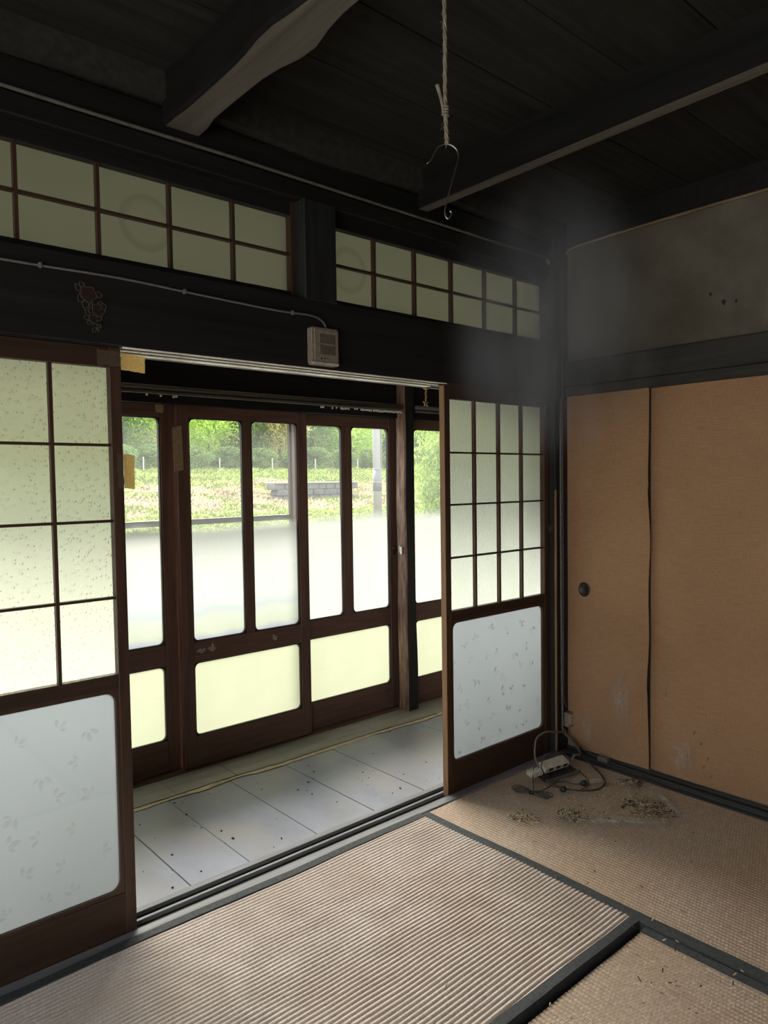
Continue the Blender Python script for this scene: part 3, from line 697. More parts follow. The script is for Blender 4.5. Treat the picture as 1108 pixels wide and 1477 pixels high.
# ---- shoji doors: four by four panes over one leaf-patterned pane
def shoji(name, xl, mirror, upper, label):
    W_ = 0.735; x0, x1 = (xl, xl + W_) if not mirror else (xl - W_, xl)
    g0, g1 = x0 + 0.033, x1 - 0.042
    if mirror: g0, g1 = x0 + 0.042, x1 - 0.033
    t = empty(name, ((x0 + x1) / 2, 0.015, 0.0), label, 'sliding door', kind='structure')
    rows = [0.792, 1.0207, 1.2492, 1.4733, 1.701]
    for a, b_ in ((x0, g0), (g1, x1)):
        box(a, b_, 0.0, 0.03, -0.012, 1.7595).build('stile', M['shoji_z'], t, bev=0.0015)
    box(g0, g1, 0.001, 0.029, -0.004, 0.125).build('bottom_rail', M['shoji_x'], t, bev=0.0015)
    box(g0, g1, 0.001, 0.029, 0.748, 0.792).build('middle_rail', M['shoji_x'], t, bev=0.0015)
    box(g0, g1, 0.001, 0.029, 1.701, 1.7585).build('top_rail', M['shoji_x'], t, bev=0.0015)
    cols = [g0 + (g1 - g0) * i / 4 for i in range(5)]
    for c in cols[1:4]: box(c - .005, c + .005, 0.004, 0.022, rows[0], rows[4]).build('muntin', M['shoji_z'], t)
    for r in rows[1:4]: box(g0, g1, 0.005, 0.021, r - .004, r + .004).build('muntin', M['shoji_x'], t)
    for i in range(4):
        for j in range(4):
            pane_box(cols[i] + .001, cols[i + 1] - .001, 0.0225, 0.0255, rows[j], rows[j + 1]).build('pane', [M['clear'], M[upper]], t)
    bead_ring(g0, g1, 0.125, 0.748, 0.004, 0.024, 0.03, 0.010).build('glazing_bead', M['shoji_z'], t)
    lp = pane_box(g0 + .002, g1 - .002, 0.014, 0.017, 0.127, 0.746).build('pane', [M['clear'], M['leaf_glass']], t)
    # pressed sprigs: pairs of small leaves standing proud of the pane
    sp = MB(); rnd = random.Random(5)
    nx, nz = 6, 6
    for i in range(nx):
        for j in range(nz):
            cx = g0 + .03 + (g1 - g0 - .06) * (i + 0.5 * (j % 2) + rnd.uniform(-.15, .15)) / nx
            cz = 0.16 + 0.56 * (j + rnd.uniform(-.15, .15)) / (nz - .3)
            a0 = rnd.uniform(0, 6.28); s_ = rnd.uniform(0.8, 1.2)
            for da, L in ((0, 0.03), (0.9, 0.026), (-0.8, 0.02)):
                a = a0 + da; d = (math.cos(a), math.sin(a)); nrm = (-d[1], d[0]); L *= s_; w = L * 0.24
                st = 0.008
                P = [(cx + d[0] * st, cz + d[1] * st)]
                for q in range(1, 5): P.append((cx + d[0] * (st + L * q / 5) + nrm[0] * w * math.sin(q * math.pi / 5), cz + d[1] * (st + L * q / 5) + nrm[1] * w * math.sin(q * math.pi / 5)))
                P.append((cx + d[0] * (st + L), cz + d[1] * (st + L)))
                for q in range(4, 0, -1): P.append((cx + d[0] * (st + L * q / 5) - nrm[0] * w * math.sin(q * math.pi / 5), cz + d[1] * (st + L * q / 5) - nrm[1] * w * math.sin(q * math.pi / 5)))
                if all(g0 + .014 < u < g1 - .014 and .14 < v < .735 for u, v in P):
                    k = len(sp.v)
                    mc = (cx + d[0] * (st + L / 2), 0.0118, cz + d[1] * (st + L / 2))
                    sp.v += [(u, 0.0138, v) for u, v in P] + [mc]
                    for q in range(len(P)): sp.f.append((k + q, k + (q + 1) % len(P), k + len(P))); sp.mi.append(0)
                    k = len(sp.v); sp.v += [(u, 0.0138, v) for u, v in P]; sp.f.append(tuple(range(k, k + len(P)))[::-1]); sp.mi.append(0)
    lo = sp.build('pressed_leaves', M['leaf_relief'], t, smooth=False); lo['kind'] = 'stuff'
    return t
dl = shoji('door_13', -2.217, True, 'pebble_glass', 'brown lattice sliding door on the left with pebbled glass panes')
dr = shoji('door_14', -0.843, False, 'grain_glass', 'brown lattice sliding door beside the corner post with fine-grained glass panes')
# worn pale edge of the right door that faces the opening
box(-0.8445, -0.8425, 0.001, 0.029, -0.010, 1.755).build('worn_edge', M['edge_wood'], dr)

# ---- transoms above the lintel
def transom(name, x0, x1, ncol, mat, shadow_ring, label):
    t = empty(name, ((x0 + x1) / 2, 0.05, 2.0), label, 'window', kind='structure')
    z0, zm, z1 = 2.032, 2.165, 2.298
    box(x0 - .022, x0, 0.03, 0.07, 2.004, 2.346).build('stile', M['shoji_z'], t, bev=.001); box(x1, x1 + .022, 0.03, 0.07, 2.004, 2.346).build('stile', M['shoji_z'], t, bev=.001)
    box(x0, x1, 0.03, 0.07, 2.004, z0).build('bottom_rail', M['soot'], t, bev=.001); box(x0, x1, 0.03, 0.07, z1, 2.346).build('top_rail', M['soot'], t, bev=.001)
    w = (x1 - x0) / ncol
    for i in range(1, ncol): box(x0 + w * i - .005, x0 + w * i + .005, 0.036, 0.056, z0, z1).build('muntin', M['shoji_z'], t)
    box(x0, x1, 0.037, 0.055, zm - .004, zm + .004).build('muntin', M['shoji_x'], t)
    for i in range(ncol):
        for a, b_ in ((z0, zm), (zm, z1)):
            p = pane_box(x0 + w * i, x0 + w * (i + 1), 0.056, 0.059, a, b_).build('pane', [M['clear'], mat], None, org=(shadow_ring[0], 0.0575, shadow_ring[1]))
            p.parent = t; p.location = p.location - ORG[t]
    return t
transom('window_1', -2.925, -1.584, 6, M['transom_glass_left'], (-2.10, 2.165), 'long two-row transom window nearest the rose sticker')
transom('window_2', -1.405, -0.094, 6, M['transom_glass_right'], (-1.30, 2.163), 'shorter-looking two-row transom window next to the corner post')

# ================================================================ TATAMI
def tatami(x0, x1, y0, y1, along, mat, amp, ztop, label, borders, wave=None):
    t = empty('tatami_mat', ((x0 + x1) / 2, (y0 + y1) / 2, -0.055), label, 'mat')
    pitch = 0.0155
    def zf(x, y):
        s = (y if along == 'X' else x)
        wob = 0.0055 * noise.noise((x * 2.4, y * 2.4, 1)) + 0.001 * noise.noise((x * 9, y * 9, 1))
        rib = abs(math.sin(math.pi * (s + wob) / pitch)) ** 0.8
        und = 0.0065 * noise.noise((x * 2.1, y * 2.6, 2.0)) + 0.002 * noise.noise((x * 7, y * 7, 5.0))
        return ztop - 0.008 + amp * rib + (und if wave is None else und * wave)
    if along == 'X': nx, ny = int((x1 - x0) / 0.035), int((y1 - y0) / pitch * 8)
    else: nx, ny = int((x1 - x0) / pitch * 8), int((y1 - y0) / 0.035)
    g = MB().grid(nx, ny, lambda u, v: (x0 + (x1 - x0) * u, y0 + (y1 - y0) * v, zf(x0 + (x1 - x0) * u, y0 + (y1 - y0) * v)))
    g.build('rush_cover', mat, t, smooth=True, fix=False)
    box(x0 + .001, x1 - .001, y0 + .001, y1 - .001, -0.055, ztop - 0.020).build('core', M['straw_core'], t)
    for (a0, a1, b0, b1) in borders:
        hb_ = MB(); L = 40
        def hz(x, y): return ztop - 0.004 + 0.0065 * noise.noise((x * 2.1, y * 2.6, 2.0)) * (1 if wave is None else wave) + 0.001 * noise.noise((x * 30, y * 30, 0)) + (0.0050 if along == 'X' else 0.0026)
        if a1 - a0 > b1 - b0:
            hb_.grid(L, 3, lambda u, v: (a0 + (a1 - a0) * u, b0 + (b1 - b0) * v + 0.003 * noise.noise((u * 7, 0, b0)), hz(a0 + (a1 - a0) * u, b0 + (b1 - b0) * v)))
            for bb_ in (b0, b1): hb_.grid(L, 1, lambda u, v: (a0 + (a1 - a0) * u, bb_ + 0.003 * noise.noise((u * 7, 0, b0)), hz(a0 + (a1 - a0) * u, bb_) * (1 - v) + (-0.055) * v))
        else:
            hb_.grid(3, L, lambda u, v: (a0 + (a1 - a0) * u + 0.003 * noise.noise((v * 7, 0, a0)), b0 + (b1 - b0) * v, hz(a0 + (a1 - a0) * u, b0 + (b1 - b0) * v)))
            for aa_ in (a0, a1): hb_.grid(1, L, lambda u, v: (aa_ + 0.003 * noise.noise((v * 7, 0, a0)), b0 + (b1 - b0) * v, hz(aa_, b0 + (b1 - b0) * v) * (1 - u) + (-0.055) * u))
        hb_.build('cloth_border', M['heri'], t, smooth=False, fix=False)['label'] = 'black cloth border'
    return t
tatami(-2.872, -1.062, -1.012, -0.048, 'X', M['tatami_x'], 0.0058, 0.006, 'pale broad-ribbed straw mat along the door sill', [(-2.872, -1.062, -0.080, -0.048), (-2.872, -1.064, -1.014, -0.984)])
tatami(-1.058, -0.066, -1.93, -0.048, 'Y', M['tatami_y'], 0.0026, 0.0, 'brown straw mat along the sliding panels under the cords', [(-1.060, -1.014, -1.93, -0.048), (-0.096, -0.066, -1.93, -0.048)], 0.5)
tatami(-2.03, -1.064, -2.86, -1.034, 'Y', M['tatami_y'], 0.0026, -0.004, 'worn straw mat at the bottom edge with scattered straw bits', [(-1.094, -1.064, -2.86, -1.034), (-2.03, -2.0, -2.86, -1.034)], 0.5)
for q, (a, b_, c, d) in enumerate(((-3.0, -2.034, -2.86, -1.034), (-4.0, -3.004, -2.86, -1.034), (-4.58, -2.876, -1.012, -0.07), (-1.058, -0.066, -3.8, -1.934))):
    bx_ = box(a, b_, c, d, -0.055, -0.002).build('tatami_mat', M['tatami_y'])
    tag(bx_, 'straw mat outside the frame', 'mat', 'straw mats outside the frame')

# ================================================================ SMALL THINGS
# ---- gas alarm box on the lintel
ga = empty('gas_alarm', (-1.497, -0.02, 1.768), 'beige wall alarm box with two slotted grilles over the door track', 'alarm')
yf = -0.052
MB().prism(rrect(-1.557, -1.437, 1.770, 1.902, 0.010), 1, -0.020, yf + .004).build('case', M['beige_plastic'], ga, bev=0.002)
gface = MB().prism(rrect(-1.547, -1.444, 1.782, 1.894, 0.006), 1, yf + .005, yf).build('face', M['beige_plastic'], ga, bev=0.0015)
MB().prism(rrect(-1.553, -1.441, 1.7715, 1.779, 0.003), 1, -0.022, yf - .001).build('lower_lip', M['ivory_plastic'], ga)['label'] = 'paler lower edge'
for z0, z1 in ((1.846, 1.880), (1.808, 1.841)):
    for i in range(11):
        x = -1.522 + 0.0062 * i
        box(x, x + .003, yf - .0004, yf + .002, z0, z1).build('slot', M['groove'], gface)
MB().prism([(-1.518 + .004 * math.cos(a), 1.792 + .004 * math.sin(a)) for a in [k * math.pi / 4 for k in range(8)]], 1, yf - .0005, yf + .001).build('emblem', M['groove'], gface)
box(-1.507, -1.488, yf - .0005, yf + .001, 1.7925, 1.795).build('maker_mark', M['groove'], gface)

wr_pts = [(-4.5, -0.026, 1.955), (-3.2, -0.026, 1.952), (-2.541, -0.026, 1.953), (-2.231, -0.026, 1.957), (-1.981, -0.026, 1.949), (-1.694, -0.026, 1.941), (-1.56, -0.026, 1.944), (-1.512, -0.027, 1.938), (-1.486, -0.028, 1.922), (-1.480, -0.030, 1.90)]
wv = MB().tube(spline(wr_pts, 6), 0.0035, 8).build('cable', M['wire'], smooth=True)
tag(wv, 'thin grey cable clipped along the lintel to the alarm box', 'cable')
for x, z in ((-2.75, 1.9535), (-2.44, 1.955), (-2.02, 1.951), (-1.62, 1.9425)):
    box(x - .004, x + .004, -0.031, -0.0195, z - .007, z + .007).build('clip', M['wire'], wv, bev=.001)

# ---- rose sticker on the lintel
rs = empty('rose_sticker', (-2.30, -0.02, 1.79), 'faded rose sticker with pale outlines on the black lintel', 'sticker')
SX = 0.00085 * 2.0
def rp(x, y):  # sticker plane, measured in twelfths of its width
    return (-2.345 + (x - 270) * 0.000178, 1.931 - (y - 120) * 0.000188 - (x - 270) * 0.000012)
def flat(name, poly, mat, y0, y1): return MB().prism(poly, 1, y0, y1).build(name, mat, rs)
def outline(poly, r=0.0011):
    pts = [(u, -0.0225, v) for u, v in poly] + [(poly[0][0], -0.0225, poly[0][1])]
    MB().tube(pts, r, 5).build('outline', M['outline'], rs)
leaves = [
    [(320, 125), (370, 130), (400, 160), (350, 190), (320, 175)], [(250, 175), (320, 175), (335, 220), (320, 262), (265, 255), (262, 210)],
    [(325, 265), (345, 330), (385, 390), (300, 425), (290, 345), (318, 310)], [(385, 395), (455, 420), (440, 480), (385, 515), (355, 440)],
    [(565, 235), (620, 215), (675, 265), (640, 300), (600, 310)], [(590, 385), (650, 350), (670, 375), (730, 400), (715, 470), (640, 440)],
    [(490, 400), (520, 405), (500, 470), (450, 530), (460, 480)], [(390, 535), (440, 530), (475, 580), (430, 610), (405, 585)],
    [(375, 640), (400, 605), (455, 610), (450, 660), (385, 665)], [(430, 670), (470, 690), (540, 720), (430, 730)],
    [(570, 595), (655, 600), (625, 650), (590, 655)], [(560, 710), (620, 710), (640, 755), (580, 745)], [(505, 790), (545, 760), (570, 790), (545, 830), (500, 840)], [(575, 760), (605, 790), (600, 825), (580, 800)]]
for L in leaves:
    P = [rp(*q) for q in L]
    sm = [(p.x, p.y) for p in [Vector((v.x, v.y, 0)) for v in spline([Vector((u, w, 0)) for u, w in P + [P[0]]], 3)[:-1]]]
    flat('leaf', sm, M['rose_leaf'], -0.0215, -0.0195); outline(sm)
for cx, cy, r in ((455, 285, 120), (605, 495, 98), (520, 645, 62)):
    c = rp(cx, cy); rr = r * 0.000183
    ring_ = [(c[0] + rr * (1 + .09 * math.sin(5 * a + cx)) * math.cos(a), c[1] + rr * (1 + .09 * math.sin(5 * a + cx)) * math.sin(a)) for a in [k * math.pi / 15 for k in range(30)]]
    flat('rose', ring_, M['rose'], -0.0225, -0.0195)
    outline(ring_, 0.0009)
    for q in range(4):
        f = 0.82 - 0.2 * q
        arc = [(c[0] + rr * f * (1 + .1 * math.sin(3 * a + q)) * math.cos(a), -0.0228, c[1] + rr * f * (1 + .1 * math.sin(3 * a + q)) * math.sin(a)) for a in [q * 1.3 + k * 0.26 for k in range(20)]]
        MB().tube(arc, 0.0009, 4).build('petal_line', M['rose_line'], rs)

# ---- kraft tapes
def tape(poly, y, th, mat, label, axis=1):
    pts = []
    for i, (u, v) in enumerate(poly):
        u2, v2 = poly[(i + 1) % len(poly)]
        for k in range(6):
            t = k / 6; j = 0.0012
            pts.append((u + (u2 - u) * t + random.uniform(-j, j), v + (v2 - v) * t + random.uniform(-j, j)))
    o = MB().prism(pts, axis, y, y + th).build('tape', mat); tag(o, label, 'tape'); return o
def tape_curl(x0, x1, z0, z1, y, curl, mat, label):
    def fn(u, v):
        e = u ** 2
        return (x0 + (x1 - x0) * u + 0.002 * noise.noise((v * 5, u, 3)), y + curl * e * (0.4 + 0.6 * (1 - v)) + 0.0015 * noise.noise((u * 6, v * 6, 1)), z0 + (z1 - z0) * v - 0.004 * u + (0.003 * noise.noise((u * 9, 0, 7)) if v in (0, 1) else 0))
    b = MB().grid(10, 10, fn); k = len(b.v)
    b.grid(10, 10, lambda u, v: (fn(u, v)[0], fn(u, v)[1] + 0.0008, fn(u, v)[2]))
    o = b.build('tape', mat, fix=False); tag(o, label, 'tape'); return o
tm, nt, out = new_mat('backlit_kraft_tape')
dd = N(nt, 'ShaderNodeBsdfDiffuse'); tt = N(nt, 'ShaderNodeBsdfTranslucent'); nz = N(nt, 'ShaderNodeTexVoronoi', Scale=140.0)
nt.links.new(coords(nt), nz.inputs['Vector']); cc = ramp(nt, nz.outputs['Distance'], [(0.1, (0.99, 0.86, 0.56)), (0.6, (0.90, 0.72, 0.38))])
nt.links.new(cc, dd.inputs[0]); nt.links.new(cc, tt.inputs[0]); mx = N(nt, 'ShaderNodeMixShader'); mx.inputs[0].default_value = 0.8
nt.links.new(dd.outputs[0], mx.inputs[1]); nt.links.new(tt.outputs[0], mx.inputs[2]); nt.links.new(mx.outputs[0], out.inputs[0])
M['tape_lit'] = tm
tape([(-2.286, 1.750), (-2.218, 1.748), (-2.218, 1.704), (-2.285, 1.704)], -0.0016, 0.0012, M['tape_dull'], 'dull brown tape stuck across the top corner of the left lattice door')
tape_curl(-2.217, -2.142, 1.696, 1.745, -0.002, 0.006, M['tape_lit'], 'glowing amber tape sticking out at the top of the left lattice door')
tape_curl(-2.217, -2.184, 1.346, 1.447, -0.002, 0.004, M['tape_lit'], 'amber tape strip sticking out halfway up the left lattice door')
tape([(-2.236, 1.447), (-2.2175, 1.447), (-2.2175, 1.346), (-2.234, 1.346)], -0.0016, 0.0012, M['tape_dull'], 'dark brown tape on the stile halfway up the left lattice door')
tape([(-1.65, 1.776), (-1.600, 1.774), (-1.602, 1.690), (-1.612, 1.684), (-1.639, 1.687)], 1.0685, 0.0012, M['tape'], 'brown tape hanging under the curtain rail')
tape([(-1.579, 1.618), (-1.558, 1.619), (-1.556, 1.622), (-1.534, 1.627), (-1.531, 1.52), (-1.529, 1.420), (-1.574, 1.410), (-1.576, 1.5)], FRONT - .0015, 0.0013, M['tape'], 'long brown tape strip on the outer door stile')
tape([(-0.165, 1.128), (-0.125, 1.130), (-0.128, 1.118), (-0.130, 1.098), (-0.150, 1.092)], -0.0335, 0.0015, M['tape_dull'], 'small torn brown tape scrap on the corner post')
tape([(-0.150, 1.705), (-0.142, 1.706), (-0.140, 1.66), (-0.146, 1.658)], -0.002, 0.0012, M['paper'], 'tiny pale tape scrap at the top of the lattice door by the corner')
fk = tape([(-0.172, 2.392), (-0.150, 2.405), (-0.128, 2.392), (-0.140, 2.376)], -0.028, 0.006, M['paper'], 'pale paper scrap stuck high on the beam near the corner')

# ---- curtain rails with runners
def curtain_rail(x0, x1, label, group=None):
    t = empty('curtain_rail', ((x0 + x1) / 2, 0.97, 1.765), label, 'curtain rail')
    MB().tube([(x0, 0.965, 1.785), (x1, 0.965, 1.785)], 0.012, 10).build('round_rail', M['rail'], t, smooth=True)
    box(x0, x1, 0.955, 0.975, 1.757, 1.770).build('channel', M['rail'], t, bev=.002)
    for x in [x0 + (x1 - x0) * k for k in (0.02, 0.5, 0.98)]:
        box(x - .012, x + .012, 0.972, 1.021, 1.770, 1.795).build('bracket', M['rail'], t, bev=.002)
    return t
r1 = curtain_rail(-4.4, -0.190, 'long brown curtain rail over the outer doors with white runners')
r2 = curtain_rail(-0.09, 1.9, 'second brown curtain rail beyond the crooked post')
bx_list = [-1.725, -1.66, -1.60, -1.592, -1.585, -0.775, -0.768, -0.76, -0.70, -0.672, -0.64, -0.628, -0.614, -0.602, -0.588, -0.545, -0.53] + [-0.50 + 0.009 * i for i in range(9)] + [-0.41 + 0.011 * i for i in range(20)]
for i, x in enumerate(bx_list):
    zz = 1.750 + random.uniform(-.003, .002)
    MB().tube([(x, 0.965, zz + 0.009), (x, 0.965, zz + 0.005), (x, 0.965, zz), (x, 0.965, zz - 0.004)], [0.002, 0.0048, 0.0052, 0.002], 7).build('runner', M['bead'], r1, smooth=True)['label'] = 'white curtain runner'

# ---- charm hanging from the door track
ch = empty('charm', (-0.655, 0.30, 1.70), 'small brass chain charm hanging over the veranda near the lattice door', 'charm')
box(-0.662, -0.648, 0.29, 0.31, 1.783, 1.79).build('hook_plate', M['brass'], ch)
tp = [(-0.655 + 0.002 * math.sin(i * 1.7), 0.30, 1.784 - 0.0075 * i) for i in range(8)]
for i in range(7):
    c = tp[i]; ax = i % 2
    MB().tube([(c[0] + (0.0045 * math.cos(a) if ax else 0), c[1] + (0 if ax else 0.0045 * math.cos(a)), c[2] + 0.0055 * math.sin(a)) for a in [k * math.pi / 4 for k in range(9)]], 0.0014, 5).build('link', M['brass'], ch, smooth=True)
st_ = [(-0.655 + (0.020 if k % 2 == 0 else 0.008) * math.cos(k * math.pi / 5 + .3), 1.718 + (0.020 if k % 2 == 0 else 0.008) * math.sin(k * math.pi / 5 + .3)) for k in range(10)]
MB().prism(st_, 1, 0.298, 0.304).build('star_pendant', M['brass'], ch, bev=.0008)
# a rail for the charm to hang from: veranda tie beam
box(-4.6, 2.5, 0.285, 0.315, 1.79, 1.84).build('veranda_tie', M['soot'], ve, bev=.002)

# ---- rope and S hook
rope = empty('rope', (-2.08, -1.2, 1.95), 'frayed hemp twine hanging from the ceiling with a knot', 'rope')
rpts = spline([(-2.0765, -1.1962, 2.60), (-2.0785, -1.1987, 2.3688), (-2.0825, -1.2038, 2.2193), (-2.0844, -1.2064, 2.1445), (-2.0879, -1.2084, 2.0573), (-2.0889, -1.2104, 2.0075), (-2.0889, -1.2132, 1.9599)], 10)
for ph in (0, 2.1, 4.2):
    tw = [(p.x + 0.0021 * math.cos(i * 0.75 + ph), p.y + 0.0021 * math.sin(i * 0.75 + ph), p.z) for i, p in enumerate(rpts)]
    MB().tube(tw, 0.0022, 6).build('strand', M['twine'], rope, smooth=True)
MB().tube(spline([(-2.099, -1.2001, 2.066), (-2.0955, -1.2038, 2.047), (-2.0925, -1.2066, 2.030), (-2.0905, -1.208, 2.015)], 5), [0.0042, 0.004, 0.0036, 0.0034] + [0.003] * 12, 7).build('loose_end', M['twine'], rope, smooth=True)
kb = MB()
for k in range(4):
    zc = 2.012 + 0.005 * k
    kb.tube([(-2.0892 + 0.0055 * math.cos(a), -1.2103 + 0.0055 * math.sin(a), zc + 0.0015 * math.sin(a)) for a in [q * math.pi / 5 for q in range(11)]], 0.002, 5)
kb.build('knot', M['twine'], rope, smooth=True)
fz = MB(); rr_ = random.Random(2)
for i in range(70):
    p = rpts[rr_.randrange(len(rpts))]; a = rr_.uniform(0, 6.28)
    q = p + Vector((math.cos(a), math.sin(a), rr_.uniform(-1, 1))) * rr_.uniform(0.004, 0.011)
    fz.tube([p, q], 0.0004, 3)
fz.build('fibres', M['twine'], rope)['kind'] = 'stuff'
hkp = [(-2.1173, -1.1902, 1.9258), (-2.1117, -1.1947, 1.9322), (-2.1058, -1.1991, 1.9463), (-2.102, -1.202, 1.9545), (-2.0955, -1.2074, 1.9591), (-2.0888, -1.2132, 1.9604), (-2.0831, -1.2183, 1.9583), (-2.0772, -1.2239, 1.9516), (-2.0744, -1.2268, 1.9421), (-2.0753, -1.2267, 1.9315), (-2.079, -1.2243, 1.9162), (-2.0858, -1.2199, 1.8892), (-2.0912, -1.2165, 1.8668), (-2.095, -1.2142, 1.8492), (-2.0967, -1.2133, 1.8386), (-2.0957, -1.2146, 1.8303), (-2.0928, -1.2175, 1.8261), (-2.0895, -1.2201, 1.8302), (-2.0875, -1.2215, 1.8361), (-2.0895, -1.2195, 1.8402)]
hook = MB().tube(spline(hkp, 5), 0.0013, 8)
for i in range(8): pass
tag(hook.build('wire_hook', M['steel'], smooth=True), 'thin bent wire hook hanging from the twine', 'hook')

# ---- power strip, cords and plugs in the corner
ps = empty('power_strip', (-0.335, -0.17, 0.0), 'ivory power strip lying tilted in the corner among black cords', 'power strip')
d_ = Vector((0.20, -0.030, 0.0)).normalized(); nrm_ = Vector((-d_.y, d_.x, 0))
def bar(c, L, W, H, tilt, name, mat, par, bev=0.003):
    bm = bmesh.new(); bmesh.ops.create_cube(bm, size=1.0)
    zz = Vector((0, 0, 1)); u = d_; v = nrm_
    v2 = (v * math.cos(tilt) + zz * math.sin(tilt)); w2 = (-v * math.sin(tilt) + zz * math.cos(tilt))
    for q in bm.verts:
        q.co = Vector(c) + u * q.co.x * L + v2 * q.co.y * W + w2 * q.co.z * H
    if bev: bmesh.ops.bevel(bm, geom=bm.edges[:], offset=bev, segments=2, affect='EDGES')
    for q in bm.verts: q.co -= ORG[par]
    me = bpy.data.meshes.new(name); bm.to_mesh(me); bm.free(); me.materials.append(mat)
    o = bpy.data.objects.new(name, me); COL.objects.link(o); o.parent = par; ORG[o] = ORG[par]; return o
pcase = bar((-0.322, -0.170, 0.041), 0.155, 0.052, 0.026, 0.45, 'case', M['ivory_plastic'], ps)
bar((-0.435, -0.150, 0.028), 0.070, 0.040, 0.022, 0.25, 'end_block', M['ivory_plastic'], ps)
for k in range(3):
    c = Vector((-0.322, -0.170, 0.041)) + d_ * (0.045 * (k - 1)) + Vector((0, -0.026, -0.006))
    bar(c, 0.026, 0.006, 0.012, 0.45, 'socket', M['black_plastic'], pcase, 0.0015)
bar((-0.332, -0.190, 0.013), 0.215, 0.095, 0.004, 0.20, 'base_plate', M['black_plastic'], ps, 0.001)
bar((-0.340, -0.236, 0.010), 0.215, 0.006, 0.012, 0.10, 'plate_edge', M['cord_grey'], ps, 0.001)

def cord(pts, r, mat, label, name='cord'):
    o = MB().tube(spline(pts, 7), r, 8).build(name, mat, smooth=True); tag(o, label, 'cord'); return o
cord([(-0.070, -0.038, 1.755), (-0.070, -0.038, 1.0), (-0.066, -0.038, 0.40), (-0.064, -0.040, 0.20), (-0.064, -0.042, 0.11), (-0.055, -0.07, 0.075), (-0.075, -0.13, 0.050), (-0.14, -0.19, 0.048), (-0.20, -0.20, 0.060), (-0.222, -0.20, 0.040), (-0.235, -0.205, 0.022)], 0.0055, M['cord_grey'], 'thick grey cord running down the corner post to the power strip')
cord([(-0.052, -0.036, 2.37), (-0.052, -0.036, 1.6), (-0.050, -0.036, 0.9), (-0.050, -0.036, 0.32), (-0.045, -0.037, 0.25), (-0.030, -0.040, 0.215)], 0.0035, M['cord_grey'], 'thin grey cable clipped down the corner post to the outlet box')
cord([(-0.405, -0.150, 0.040), (-0.400, -0.125, 0.085), (-0.393, -0.12, 0.134), (-0.377, -0.12, 0.166), (-0.308, -0.12, 0.176), (-0.216, -0.11, 0.150), (-0.13, -0.09, 0.125), (-0.085, -0.075, 0.110), (-0.06, -0.05, 0.112)], 0.0045, M['cord_grey'], 'grey cord arching up behind the power strip')
cord([(-0.405, -0.20, 0.022), (-0.434, -0.2, 0.040), (-0.455, -0.2, 0.078), (-0.434, -0.2, 0.110), (-0.395, -0.2, 0.123), (-0.340, -0.2, 0.113), (-0.276, -0.2, 0.087), (-0.232, -0.2, 0.045), (-0.228, -0.205, 0.020)], 0.0028, M['cord'], 'thin black cord looped over the power strip')
cord([(-0.058, -0.045, 0.105), (-0.040, -0.075, 0.060), (-0.055, -0.14, 0.018), (-0.11, -0.221, 0.006), (-0.18, -0.32, 0.006), (-0.240, -0.385, 0.006), (-0.300, -0.412, 0.006), (-0.355, -0.408, 0.006), (-0.404, -0.372, 0.006), (-0.441, -0.314, 0.007), (-0.455, -0.252, 0.010), (-0.430, -0.215, 0.012)], 0.0042, M['cord'], 'black cord sweeping in a wide loop over the brown mat')
cord([(-0.262, -0.232, 0.018), (-0.240, -0.25, 0.010), (-0.245, -0.275, 0.004), (-0.285, -0.327, 0.004), (-0.340, -0.362, 0.005), (-0.394, -0.368, 0.010)], 0.0026, M['cord'], 'thin black cord curling to the plug beside the power strip')
cord([(-0.380, -0.140, 0.040), (-0.420, -0.135, 0.044), (-0.470, -0.165, 0.028), (-0.520, -0.205, 0.012), (-0.572, -0.245, 0.008)], 0.0024, M['cord'], 'thin black cord from the power strip to the bundled lead')
cord([(-0.575, -0.250, 0.010), (-0.51, -0.255, 0.005), (-0.45, -0.250, 0.004), (-0.405, -0.248, 0.004), (-0.371, -0.272, 0.004), (-0.368, -0.310, 0.006), (-0.352, -0.335, 0.010)], 0.0026, M['cord'], 'thin black lead from the bundle to the upturned plug')
# bundled lead: a figure of flattened loops tied in the middle
bl = empty('cord_bundle', (-0.585, -0.245, 0.0), 'black lead bundled in flat loops on the brown mat', 'cord')
cx_, cy_ = -0.583, -0.246; ax_ = Vector((0.024, -0.088, 0)); px_ = Vector((0.030, 0.008, 0))
for k in range(4):
    pts = []
    for q in range(33):
        a = 2 * math.pi * q / 32
        # two flat teardrop loops that meet at the tie
        u = math.sin(a); w = math.sin(2 * a) * (0.36 + 0.16 * k)
        pos = Vector((cx_, cy_, 0.004 + 0.0035 * k + 0.004 * (1 - abs(u)))) + ax_ * u * (0.80 + 0.07 * k) + px_ * (w + 0.10 * (k - 1.5) * abs(u))
        pts.append(pos)
    MB().tube(pts, 0.0021, 6).build('loop', M['cord'], bl, smooth=True)
MB().tube([(cx_ - .004, cy_ + 0.010, 0.010), (cx_ + .004, cy_ - .010, 0.010)], 0.0085, 8).build('tie', M['black_plastic'], bl, smooth=True)
def plug(c, d, label):
    t = empty('plug', (c[0], c[1], 0.0), label, 'plug')
    d = Vector(d).normalized(); c = Vector(c)
    pb = MB().tube([c - d * 0.014, c - d * 0.006, c + d * 0.010, c + d * 0.013], [0.006, 0.013, 0.013, 0.010], 10).build('body', M['black_plastic'], t, smooth=True)
    sd = d.orthogonal().normalized()
    for s in (-1, 1):
        a = c + d * 0.013 + sd * s * 0.0055
        MB().tube([a, a + d * 0.014], 0.0016, 6).build('pin', M['steel'], pb)
    return t
plug((-0.462, -0.318, 0.0135), (0.3, -0.9, 0.12), 'black plug lying before the power strip')
plug((-0.345, -0.345, 0.0135), (0.6, -0.5, 0.1), 'smaller black plug inside the cord loop')
